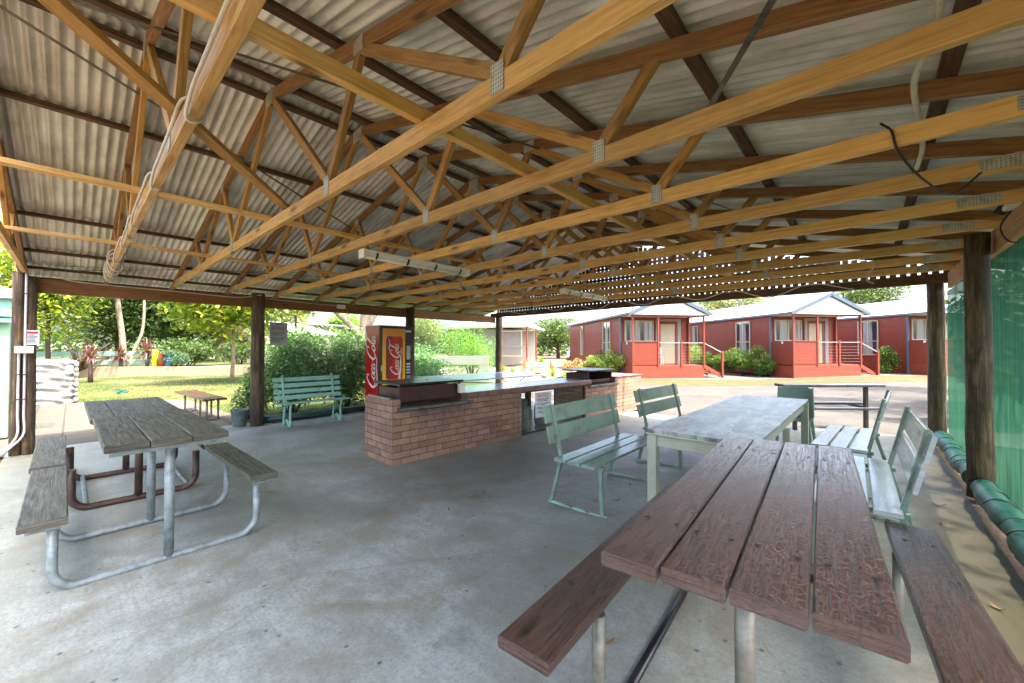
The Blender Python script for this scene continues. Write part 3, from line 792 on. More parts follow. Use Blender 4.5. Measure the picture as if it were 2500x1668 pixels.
# ------------------------------------------------------------------ picnic tables
def hoop(half, z_top, r_c, n=7):
    """U shaped tube path in the local xz plane: up, down, along the ground, up"""
    p = [(-half, 0, z_top)]
    for i in range(n+1):
        a = math.pi+math.pi/2*i/n; p.append((-half+r_c+r_c*math.cos(a), 0, r_c+.025+r_c*math.sin(a)))
    for i in range(n+1):
        a = -math.pi/2+math.pi/2*i/n; p.append((half-r_c+r_c*math.cos(a), 0, r_c+.025+r_c*math.sin(a)))
    p.append((half, 0, z_top)); return p
def bolt_disc(mb, x, y, z, r=.0095):
    n = 8; b = len(mb.v)
    for k in range(n): mb.v.append((x+r*math.cos(6.283*k/n), y+r*math.sin(6.283*k/n), z))
    mb.face(list(range(b, b+n)), [(0, 0)]*n)
def picnic(label, loc, rz, L, top_w, nplank, seat_x, seat_w, pm, fm, hoops, post_r=.03, hr=.024, thick=.045, top_z=.75, seat_z=.45, half=None, rails=None, group=None, sdy=0, skew=0, rail_m='galv'):
    """local y is the long axis"""
    t = thing('picnic_table', label, 'picnic table', loc, rz, group)
    pw = top_w/nplank; rnd = random.Random(label)
    for i in range(nplank):
        x = -top_w/2+pw*(i+.5); e0, e1 = rnd.uniform(-.012, .012), rnd.uniform(-.02, .02)
        mb = MB(); mb.bar((x, -L/2+e0+skew*i, top_z-thick/2+rnd.uniform(0, .002)), (x, L/2+e1+skew*i, top_z-thick/2), pw-.0065, thick, (0, 0, 1), .006)
        o = mb.build('tabletop_plank', pm, t)
        for hy in hoops:
            for dx in (-.05, .05): mb = MB(); bolt_disc(mb, x+dx, hy+rnd.uniform(-.01, .01), top_z+.0035); mb.build('bolt', M['cable_black'], o)
    for sg in (-1, 1):
        x = sg*seat_x
        mb = MB(); mb.bar((x, -L/2+sdy, seat_z-thick/2), (x, L/2+sdy, seat_z-thick/2), seat_w, thick, (0, 0, 1), .007); o = mb.build('seat', pm, t)
        for hy in hoops:
            for dx in (-.05, .05): mb = MB(); bolt_disc(mb, x+dx, hy, seat_z+.0012); mb.build('bolt', M['cable_black'], o)
    hf = half or seat_x
    for hy in hoops:
        mb = MB(); mb.tube([(a, hy, c) for a, b, c in hoop(hf, seat_z-thick-.03, .13)], hr, 12); mb.tube([(0, hy, .03), (0, hy, top_z-thick-.03)], post_r, 12)
        mb.build('frame', fm, t)
        mb = MB(); mb.bar((-top_w/2+.03, hy, top_z-thick-.018), (top_w/2-.03, hy, top_z-thick-.018), .05, .034); mb.build('bracket', fm, t)
        for sg in (-1, 1): mb = MB(); mb.bar((sg*seat_x-seat_w/2+.03, hy, seat_z-thick-.015), (sg*seat_x+seat_w/2-.03, hy, seat_z-thick-.015), .05, .03); mb.build('bracket', fm, t)
    if rails:
        for x in rails:
            mb = MB(); mb.tube([(x, hoops[0], .045), (x, hoops[1], .045)], .02, 10); mb.build('rail', M[rail_m], t)
    return t
# left pair: long axis runs along world x  (local y -> -x : rz = +90deg)
picnic('grey weathered picnic table on galvanised tube frame, nearer of the left pair', (-4.51, .48, 0), R(90.5), 1.58, .69, 3, .593, .205, M['grey_plank'], M['galv'], (-.72, .19), .03, .026, .05, .892, .492, .555, None, 'grey picnic tables end to end')
picnic('grey weathered picnic table on brown tube frame, farther of the left pair', (-6.34, .46, 0), R(90.5), 1.78, .70, 4, .60, .22, M['grey_plank'], M['brown_pipe'], (-.82, .42), .032, .033, .05, .862, .482, .46, (-.36, .40), 'grey picnic tables end to end')
picnic('maroon plank picnic table with attached seats filling the right foreground', (-.345, 2.13, .09), R(4.0), 2.02, .685, 4, .572, .205, M['maroon_plank'], M['grey_pipe'], (-.70, .66), .03, .026, .045, .84, .49, .50, (-.44, .44), None, -.10, .014, 'black_steel')
# white patch at the end of the second right seat
mb = MB(); mb.box(-5.86, .965, .4835, -5.30, 1.165, .4935, .002); tag(mb.build('board', M['cream_paint']), 'cream painted board laid on the middle of the left picnic seats', 'board')

# small brown bench out on the pavers
t = thing('small_bench', 'low brown plank bench standing out on the garden pavers', 'bench', (-11.55, 1.98, -.03), R(3))
for y in (-.11, .11):
    mb = MB(); mb.bar((-1.25, y, .455), (1.25, y, .455), .2, .04, (0, 0, 1), .006); mb.build('seat_plank', M['maroon_plank'], t)
for x in (-.75, .55, 1.05):
    mb = MB(); mb.tube([(x, -.1, .435), (x, -.1, .02), (x, .1, .02), (x, .1, .435)], .022, 8); mb.build('leg', M['grey_pipe'], t)

# ------------------------------------------------------------------ slatted benches
def slat_bench(label, loc, rz, L, mseat, mframe, group, foot_mat):
    """faces local +x, long axis local y; origin between the back feet"""
    t = thing('park_bench', label, 'bench', loc, rz, group)
    for i, x in enumerate((.17, .315, .46) if True else ()):
        mb = MB(); mb.bar((x+.03, -L/2, .450), (x+.03, L/2, .450), .128, .026, (0, 0, 1), .005); mb.build('seat_slat', mseat, t)
    for z, x in ((.66, .075), (.84, .030)):
        mb = MB(); mb.bar((x, -L/2, z), (x, L/2, z), .022, .155, (-.24, 0, 1), .005); mb.build('back_slat', mseat, t)
    for y in (-L/2+.12, L/2-.12):
        mb = MB()
        mb.bar((.02, y, .01), (.14, y, .43), .032, .032, (1, 0, 0), .003)
        mb.bar((.14, y, .42), (.025, y, .93), .034, .03, (1, 0, 0), .003)
        mb.bar((.10, y, .422), (.58, y, .422), .032, .032, (0, 0, 1), .003)
        mb.bar((.565, y, .01), (.545, y, .42), .036, .036, (1, 0, 0), .003)
        mb.build('frame', mframe, t)
        mb = MB(); mb.bar((.0, y, .012), (.60, y, .012), .03, .022, (0, 0, 1), .003); mb.build('foot_rail', foot_mat, t)
    return t
G = 'slatted benches round the white table'
slat_bench('mint green slatted bench nearest the barbecue with chipped foot rails', (-2.29, 3.66, gz(-2.0)), R(1), 1.42, M['mint'], M['mint'], G, M['mint_rusty'])
slat_bench('mint green slatted bench behind the nearer one, left of the white table', (-2.25, 5.55, gz(-2.0)), R(-2), 1.36, M['mint'], M['mint'], G, M['mint_rusty'])
slat_bench('pale worn bench closest to the maroon table, its back to the green blind', (.265, 3.82, gz(.1)), R(181), 1.42, M['bench_paint_white'], M['mint'], G, M['mint_rusty'])
slat_bench('pale worn bench farther along the white table by the green blind', (.16, 5.50, gz(.0)), R(177), 1.36, M['bench_paint_white'], M['mint'], G, M['mint_rusty'])

# pale green slatted bench by the hedge
t = thing('garden_bench', 'pale green many slatted bench in front of the hedge', 'bench', (-8.72, 3.32, 0), 0)
L = 1.32
for k in range(4):
    z = .53+.118*k; x = .06-.035*k
    mb = MB(); mb.bar((x, -L/2, z), (x, L/2, z), .02, .085, (-.25, 0, 1), .004); mb.build('back_slat', M['mint_bright'], t)
for k in range(5):
    x = .13+.078*k
    mb = MB(); mb.bar((x, -L/2-.02, .435+.004*k), (x, L/2+.02, .435+.004*k), .062, .022, (0, 0, 1), .004); mb.build('seat_slat', M['mint_bright'], t)
for y in (-L/2+.17, L/2-.17):
    mb = MB()
    mb.tube(spl([(-.04, y, .98), (.05, y, .52), (.12, y, .42), (.10, y, .25), (.05, y, .05), (.07, y, .015), (.13, y, .03), (.2, y, .10), (.27, y, .11), (.34, y, .03), (.40, y, .015), (.43, y, .05), (.41, y, .25), (.44, y, .42)], 4), .021, 8)
    mb.bar((.1, y, .415), (.46, y, .42), .03, .02); mb.build('cast_leg', M['mint_bright'], t)

# ------------------------------------------------------------------ long white table
t = thing('long_table', 'long white painted table with a worn blotchy top between the benches', 'table', (-.97, 4.76, gz(-1.0)), R(0))
mb = MB(); mb.box(-.39, -1.6, .735, .39, 1.6, .765, .006); mb.build('tabletop', M['worn_top'], t)
mb = MB(); mb.box(-.392, -1.602, .722, .392, -1.585, .7345, .002); mb.build('edge_trim', M['cream_paint'], t)
mb = MB(); mb.box(-.392, 1.585, .722, .392, 1.602, .7345, .002); mb.build('edge_trim', M['cream_paint'], t)
for s_ in (-1, 1):
    mb = MB(); mb.box(s_*.34-.012, -1.5, .63, s_*.34+.012, 1.5, .733, .003); mb.build('apron', M['cream_paint'], t)
    mb = MB(); mb.box(-.34, s_*1.53-.012, .62, .34, s_*1.53+.012, .733, .003); mb.build('apron', M['cream_paint'], t)
    for x in (-.36, .36):
        mb = MB(); y = s_*1.53; mb.bar((x, y, -.01), (x, y, .731), .075, .075, (1, 0, 0), .004); mb.build('leg', M['cream_paint'], t)
mb = MB()
for x in (-.36, .36): mb.bar((x, 0, -.01), (x, 0, .63), .06, .06, (1, 0, 0), .004)
mb.build('middle_leg', M['cream_paint'], t)

# moulded chair at the far end
t = thing('plastic_chair', 'grey green moulded chair at the far end of the long white table', 'chair', (-.80, 6.85, gz(-.8)), R(180))
mb = MB()
def ch_back(u, v):
    x = (u-.5)*(.44-.06*v**3*abs(u-.5)*2); c = abs(u-.5)*2
    return (x, -.20-.10*v+.05*c*c, .42+.44*v-.05*max(0, c-.75)*4*(v > .9))
mb.grid(12, 10, ch_back); 
def ch_back2(u, v):
    p = ch_back(1-u, v); return (p[0], p[1]-.018, p[2])
mb.grid(12, 10, ch_back2)
for u in (0, 1):
    for k in range(10):
        mb.quad(ch_back(u, k/10), ch_back(u, (k+1)/10), ch_back2(1-u, (k+1)/10), ch_back2(1-u, k/10))
for k in range(12): mb.quad(ch_back(k/12, 1), ch_back((k+1)/12, 1), ch_back2(1-(k+1)/12, 1), ch_back2(1-k/12, 1))
mb.build('backrest', M['chair_green'], t)
mb = MB(); mb.grid(8, 8, lambda u, v: ((u-.5)*.44, -.2+.42*v, .44-.02*math.sin(math.pi*u)-.02*math.sin(math.pi*v))); mb.grid(8, 8, lambda u, v: ((.5-u)*.44, -.2+.42*v, .415)); mb.build('seat', M['chair_green'], t)
for x in (-1, 1):
    for y0, y1 in ((-.2, -.27), (.2, .24)):
        mb = MB(); mb.bar((x*.19, y0, .43), (x*.235, y1, 0), .045, .04, (1, 0, 0), .008); mb.build('leg', M['chair_green'], t)
    mb = MB(); mb.bar((x*.215, -.19, .43), (x*.20, -.27, .84), .04, .03, (1, 0, 0), .01); mb.build('side_rib', M['chair_green'], t)

# black rail bench beyond the shelter
t = thing('rail_bench', 'black plank bench with raised back rail out on the road edge', 'bench', (-.5, 8.86, gz(-.5)-.04), R(42))
mb = MB(); mb.bar((-.88, .02, .80), (.88, .02, .80), .24, .045, (0, 0, 1), .01); mb.build('top_rail', M['black_plank'], t)
for y, z in ((.30, .45), (-.05, .40)):
    mb = MB(); mb.bar((-.88, y, z), (.86, y, z), .16 if z > .42 else .06, .04, (0, 0, 1), .006); mb.build('seat_plank', M['black_plank'], t)
for x in (-.62, .62):
    mb = MB(); mb.bar((x, 0, 0), (x, 0, .78), .055, .055, (1, 0, 0), .004); mb.bar((x, 0, .42), (x, .36, .42), .04, .04); mb.build('leg', M['black_steel'], t)

# bucket
t = thing('bucket', 'grey plastic bucket beside the second left post', 'bucket', (-9.13, 2.20, 0))
mb = MB(); mb.lathe([(0, .006), (.105, .006), (.115, .02), (.148, .30), (.158, .305), (.158, .325), (.145, .325), (.10, .03), (0, .025)], 24); mb.build('body', M['bucket'], t)
mb = MB(); mb.tube(spl([(0, -.15, .30), (.06, -.13, .22), (.14, 0, .18), (.06, .13, .22), (0, .15, .30)], 5), .004, 5); mb.build('handle', M['galv'], t)

# ------------------------------------------------------------------ barbecue counter (local y along the wall, front face at x = 0)
BQ = thing('barbecue_counter', 'long brick barbecue counter with two built-in gas plates and a shared worktop', 'barbecue', (-4.62, 2.8, -.01), -R(2.7))
def brickbox(x0, y0, z0, x1, y1, z1, name='brick_pier'):
    mb = MB()
    # faces with uv in metres so that courses line up
    def fq(a, b, c, d, ua, ub, va, vb): mb.quad(a, b, c, d, [(ua, va), (ub, va), (ub, vb), (ua, vb)])
    fq((x1, y0, z0), (x1, y1, z0), (x1, y1, z1), (x1, y0, z1), y0, y1, z0, z1)
    fq((x0, y1, z0), (x0, y0, z0), (x0, y0, z1), (x0, y1, z1), y1, y0, z0, z1)
    fq((x0, y0, z0), (x1, y0, z0), (x1, y0, z1), (x0, y0, z1), x0+.04, x1+.04, z0, z1)
    fq((x1, y1, z0), (x0, y1, z0), (x0, y1, z1), (x1, y1, z1), x1, x0, z0, z1)
    fq((x0, y0, z1), (x1, y0, z1), (x1, y1, z1), (x0, y1, z1), x0, x1, y0+.02, y1+.02)
    return mb.build(name, M['brick'], BQ)
brickbox(-.78, 0, 0, 0, 2.46, .745)
brickbox(-.78, 0.0, .745, -.0, .115, .862, 'brick_pier')
brickbox(-.78, 1.19, .745, 0, 2.46, .835, 'brick_pier')
brickbox(-.80, 4.42, 0, 0, 6.9, .745)
brickbox(-.80, 5.62, .745, 0, 6.9, .86, 'brick_pier')
mb = MB(); mb.box(-.80, 1.22, .84, .025, 4.58, .872, .004); mb.build('worktop', M['counter_blue'], BQ)
mb = MB(); mb.box(.0255, 1.2, .79, .04, 4.58, .868, .002); mb.build('worktop_edge', M['counter_brown'], BQ)
mb = MB(); mb.box(-.80, 5.60, .862, .02, 6.92, .885, .004); mb.build('end_shelf', M['counter_brown'], BQ)
mb = MB(); mb.bar((-.25, 3.4, .80), (-.25, 2.46, .80), .06, .06); mb.bar((-.25, 2.9, 0), (-.25, 2.9, .83), .09, .09, (1, 0, 0)); mb.build('support_leg', M['purlin'], BQ)
def hotplate(y0, y1, hood):
    p = hood
    w_ = y1-y0
    mb = MB()
    mb.box(-.66, y0, .78, -.06, y0+.012, 1.0, .002); mb.box(-.66, y1-.012, .78, -.06, y1, 1.0, .002); mb.box(-.66, y0+.0125, .78, -.648, y1-.0125, 1.0, .002)
    mb.box(-.075, y0+.0125, .815 if not hood else .80, -.063, y1-.0125, 1.02 if not hood else .86, .002)
    mb.bar((-.06, y0-.012, .76), (-.06, y0-.012, 1.04), .022, .03, (1, 0, 0)); mb.bar((-.06, y1+.012, .76), (-.06, y1+.012, 1.04), .022, .03, (1, 0, 0))
    cab = mb.build('windshield', M['maroon_steel'], BQ)
    mb = MB(); mb.box(-.62, y0+.02, .79, -.09, y1-.02, .80, .001); mb.build('hotplate', M['hotplate'], BQ)
    mb = MB(); mb.bar((-.36, y0-.05, 1.055), (-.36, y1+.05, 1.055), .74, .03, (0, 0, 1), .008); lid = mb.build('lid', M['black_steel'], BQ)
    for k in (.35, .6):
        m2 = MB(); m2.bar((-.3, y0+w_*k, 1.07), (-.3, y0+w_*k, 1.085), .02, .02, (1, 0, 0)); m2.build('rivet', M['galv'], lid)
    mb = MB(); mb.box(-.05, y0-.08, .735, .045, y1+.20, .752, .003); mb.bar((.048, y0-.08, .728), (.048, y1+.2, .735), .014, .04, (0, 0, 1)); mb.build('drip_tray', M['grease_steel'], BQ)
hotplate(.15, 1.12, False)
hotplate(4.62, 5.52, True)
mb = MB(); mb.box(-.03, 1.085, .875, .035, 1.185, 1.005, .004); mb.build('control_box', M['plastic_white'], BQ)
mb = MB(); mb.box(-.62, -.03, .87, -.05, -.0, .89, .002); mb.build('tool_rail', M['galv'], BQ)
# wire cage in the gap
cg = MB()
for k in range(25): cg.bar((-.05, 2.49+k*.078, .02), (-.05, 2.49+k*.078, .78), .003, .003, (1, 0, 0), 0)
for k in range(11): cg.bar((-.052, 2.47, .04+k*.075), (-.052, 4.41, .04+k*.075), .003, .003, (0, 0, 1), 0)
cage = cg.build('wire_cage', M['mesh_wire'], BQ)
mb = MB()
for y in (2.475, 3.44, 4.40): mb.bar((-.045, y, 0), (-.045, y, .79), .03, .03, (1, 0, 0))
mb.bar((-.045, 2.47, .765), (-.045, 4.41, .765), .03, .03); mb.bar((-.045, 2.47, .03), (-.045, 4.41, .03), .03, .03); mb.build('frame', M['black_steel'], cage)
# gas bottles
ca = math.cos(-R(2.7)); sa = math.sin(-R(2.7))
def bqw(x, y, z=0): return (-4.62+x*ca-y*sa, 2.8+x*sa+y*ca, z-.01)
def gas(lx, ly, label):
    t = thing('gas_bottle', label, 'gas bottle', bqw(lx, ly), 0, 'gas bottles in the wire cage')
    mb = MB(); mb.lathe([(0, .02), (.13, .02), (.17, .06), (.18, .12), (.18, .38), (.165, .44), (.11, .49), (.05, .51), (0, .51)], 20); mb.build('body', M['gas'], t)
    mb = MB(); mb.lathe([(.14, 0), (.14, .03), (.13, .03)], 20); mb.build('foot_ring', M['gas'], t)
    mb = MB(); mb.lathe([(.10, .47), (.10, .60), (.092, .60), (.092, .48)], 20); mb.build('collar', M['gas'], t)
    mb = MB(); mb.tube([(0, 0, .5), (0, 0, .58)], .02, 8); mb.tube([(-.04, 0, .57), (.06, 0, .57)], .014, 8); mb.build('valve', M['brown_pipe'], t)
gas(-.30, 2.80, 'grey green gas bottle nearest the first brick pier')
gas(-.32, 3.42, 'grey green gas bottle half hidden by the white notice')
def text(body, size, mat, parent, name, loc, rot, extr=.001, cx='CENTER', sx=1):
    cu = bpy.data.curves.new(name, 'FONT'); cu.body = body; cu.size = size; cu.align_x = cx; cu.align_y = 'CENTER'; cu.extrude = extr
    tmp = bpy.data.objects.new('tmp', cu); COL.objects.link(tmp)
    dg = bpy.context.evaluated_depsgraph_get(); me = bpy.data.meshes.new_from_object(tmp.evaluated_get(dg))
    bpy.data.objects.remove(tmp); me.name = name; me.materials.clear(); me.materials.append(mat)
    o = bpy.data.objects.new(name, me); COL.objects.link(o); o.parent = parent; o.location = loc; o.rotation_euler = rot; o.scale = (sx, 1, 1)
    return o
t = thing('sign', 'white NOTICE sign wired to the cage of the barbecue counter', 'sign', bqw(-.025, 3.075, .27), -R(2.7))
mb = MB(); mb.box(0, -.225, 0, .005, .225, .46, .001); mb.build('panel', M['sign_white'], t)
text('NOTICE', .085, M['sign_red'], t, 'heading', (.0065, 0, .395), (R(90), 0, R(90)))
mb = MB(); rnd = random.Random(9)
for z, l in ((.325, .36), (.298, .24), (.25, .36), (.225, .10), (.18, .36), (.155, .26), (.105, .36), (.08, .20)):
    y = -l/2
    while y < l/2-.02:
        d = rnd.uniform(.02, .05); mb.box(.005, y, z-.007, .0065, min(y+d, l/2), z+.007, 0); y += d+.012
mb.build('text_lines', M['sign_ink'], t)
mb = MB(); mb.box(.005, -.16, .345, .0065, .16, .350, 0); mb.build('underline', M['sign_red'], t)

# folding table behind the counter
t = thing('folding_table', 'grey blue folding table standing behind the barbecue counter', 'table', (-7.75, 7.35, 0), R(-4))
mb = MB(); mb.box(-.9, -1.6, .755, .9, 1.6, .785, .006); mb.build('tabletop', M['counter_blue'], t)
for y in (-1.1, 1.1):
    for s_ in (-1, 1):
        mb = MB(); mb.tube([(-.6*s_, y, .0), (.6*s_, y+.05, .755)], .014, 8); mb.build('leg', M['grey_pipe'], t)

# ------------------------------------------------------------------ drinks machine
VM = thing('vending_machine', 'red drinks vending machine with Coca-Cola lettering on its side and front', 'vending machine', (-8.56, 5.07, 0), 0)
mb = MB(); mb.box(-.32, -.42, .04, .30, .42, 2.03, .012); mb.build('cabinet', M['red_vinyl'], VM)
mb = MB(); mb.box(.30, -.428, .03, .36, .428, 2.04, .01); mb.build('door', M['coke_black'], VM)
mb = MB(); mb.box(-.3, -.4, 0, .33, .4, .04, .004); mb.build('plinth', M['coke_black'], VM)
mb = MB(); mb.box(-.315, -.425, 2.0305, .36, .425, 2.045, .004); mb.build('top_trim', M['coke_black'], VM)
def orange_mat():
    s = NT('vending_artwork'); o = s.coord('UV'); x = s.n('SeparateXYZ'); s.l(o, x.inputs[0])
    n = s.noise(s.mapv(o, (9, .8, 1)), 1.5, 4, .6)
    f = s.math('ADD', x.outputs[1], s.math('MULTIPLY', s.math('SUBTRACT', n, .5), .3))
    col = s.ramp(f, [(.15, (1.0, .74, .05)), (.6, (1.0, .56, .02)), (1.0, (.85, .30, .01))])
    return s.done(s.bsdf(col, .2, 0, None, .6))
def can_mat():
    s = NT('can_artwork'); o = s.coord('UV'); x = s.n('SeparateXYZ'); s.l(o, x.inputs[0])
    col = s.ramp(x.outputs[0], [(0, (.20, .004, .01)), (.35, (.50, .008, .012)), (.6, (.75, .016, .012)), (.8, (.4, .01, .01)), (1, (.6, .04, .01))])
    return s.done(s.bsdf(col, .2, 0, None, .6))
mb = MB(); mb.quad((.3615, -.36, .35), (.3615, .235, .35), (.3615, .235, 1.98), (.3615, -.36, 1.98), [(0, 0), (1, 0), (1, 1), (0, 1)]); front = mb.build('front_panel', orange_mat(), VM)
mb = MB(); pts = [(-.27, .84), (-.27, 1.72), (-.235, 1.80), (.13, 1.80), (.17, 1.72), (.17, .84), (.13, .80), (-.22, .80)]
b = len(mb.v)
for y, z in pts: mb.v.append((.3630, y, z))
mb.face(list(range(b, b+8))[::-1], [((p[0]+.27)/.44, (p[1]-.80)/1.0) for p in pts][::-1]); mb.build('can_picture', can_mat(), front)
mb = MB(); mb.box(.362, .245, 1.90, .366, .385, 1.95, 0); mb.build('price_label', M['sign_white'], VM)
mb = MB(); mb.box(.362, .27, 1.25, .366, .375, 1.58, 0); mb.build('button_panel', M['notice_grey'], VM)
mb = MB()
for k in range(6): mb.box(.366, .28, 1.28+k*.05, .372, .365, 1.305+k*.05, 0)
for k in range(4): mb.box(.362, .27, .92+k*.07, .370, .375, .96+k*.07, 0)
mb.build('button', M['sign_white'], VM)
mb = MB(); mb.box(.362, .27, .75, .372, .38, .88, 0); mb.build('coin_slot', M['galv'], VM)
mb = MB(); mb.bar((.37, -.385, 1.0), (.37, -.385, 1.13), .02, .02, (1, 0, 0)); mb.build('door_lock', M['sign_white'], VM)
mb = MB(); mb.box(.362, -.3, .14, .37, .2, .30, .002); mb.build('dispenser_flap', M['cable_black'], VM)
# flowing script lettering drawn as tapered strokes
def script(parent, mat, fn, name):
    def S(x, pts): return [(x+a, b, w_) for a, b, w_ in pts]
    oo = lambda x: S(x, [(.5, .95, .07), (.15, .8, .10), (.0, .4, .14), (.1, .08, .12), (.4, -.02, .08), (.7, .25, .12), (.78, .6, .14), (.6, .92, .09), (.45, .9, .05)])
    aa = lambda x: S(x, [(.62, .85, .06), (.3, .95, .09), (.02, .5, .13), (.12, .05, .12), (.4, .1, .07), (.68, .6, .08), (.74, .92, .11), (.66, .35, .13), (.74, .02, .10), (1.0, .22, .05)])
    strokes = [
        S(0, [(1.55, 1.75, .05), (1.65, 2.1, .10), (1.2, 2.35, .10), (.55, 2.0, .13), (.08, 1.2, .19), (.05, .5, .20), (.45, -.02, .15), (1.05, .1, .10), (1.5, .55, .05)]),
        S(.3, [(.0, -.1, .04), (.6, -.55, .10), (1.8, -.62, .12), (3.2, -.42, .10), (4.6, -.5, .08), (5.3, -.3, .03)]),
        oo(1.55), S(2.5, [(.62, .78, .08), (.4, .95, .08), (.05, .6, .13), (.08, .12, .13), (.4, .02, .08), (.72, .3, .05)]), aa(3.2),
        S(4.25, [(.05, .62, .05), (.25, .72, .08), (.5, .66, .04)]),
        S(4.75, [(1.5, 1.75, .05), (1.6, 2.15, .10), (1.15, 2.45, .10), (.5, 2.05, .13), (.08, 1.25, .19), (.05, .5, .20), (.45, -.02, .15), (1.05, .1, .10), (1.45, .55, .05)]),
        S(5.2, [(.9, 2.3, .06), (1.6, 2.75, .10), (2.6, 2.55, .12), (3.6, 2.7, .08), (4.1, 3.0, .03)]),
        oo(6.25), S(7.2, [(.05, .6, .05), (.45, 1.6, .09), (.62, 2.25, .08), (.42, 2.3, .08), (.2, 1.4, .13), (.2, .3, .13), (.42, 0, .09), (.7, .2, .05)]), aa(7.85)]
    mb = MB()
    for st in strokes:
        pw = spl([(a+.32*b, b, w_) for a, b, w_ in st], 5)
        n = len(pw); L_, R_ = [], []
        for i, p in enumerate(pw):
            q = pw[min(i+1, n-1)]-pw[max(i-1, 0)]; d = Vector((q.x, q.y)); d.normalize(); nn = Vector((-d.y, d.x))*max(.03, p.z)
            L_.append((p.x+nn.x, p.y+nn.y)); R_.append((p.x-nn.x, p.y-nn.y))
        for i in range(n-1):
            mb.quad(fn(*R_[i]), fn(*R_[i+1]), fn(*L_[i+1]), fn(*L_[i]), [(0, 0)]*4)
    return mb.build(name, mat, parent)
# side (faces -y): text runs upwards, letter tops face left (towards -x)
K = .136
script(VM, M['wavy_white'], lambda a, b: (.15-b*.155, -.4225, .60+a*K), 'side_lettering')
K2 = .082
script(front, M['wavy_white'], lambda a, b: (.3645, .06-b*.092, .90+a*K2), 'front_lettering')
mb = MB(); pr = spl([(.07, .76, 0), (.10, 1.0, 0), (.12, 1.25, 0), (.075, 1.42, 0)], 8)
for i in range(len(pr)-1):
    a, b_ = pr[i], pr[i+1]; w0 = .035*(1-i/len(pr)); w1 = .035*(1-(i+1)/len(pr))
    mb.quad((.3642, a.x-w0, a.y), (.3642, a.x+w0, a.y), (.3642, b_.x+w1, b_.y), (.3642, b_.x-w1, b_.y))
mb.build('ribbon_device', M['wavy_white'], front)
text('Coke', .10, M['wavy_white'], front, 'small_lettering', (.3645, .125, 1.42), (R(180), R(-90), 0), .0003)
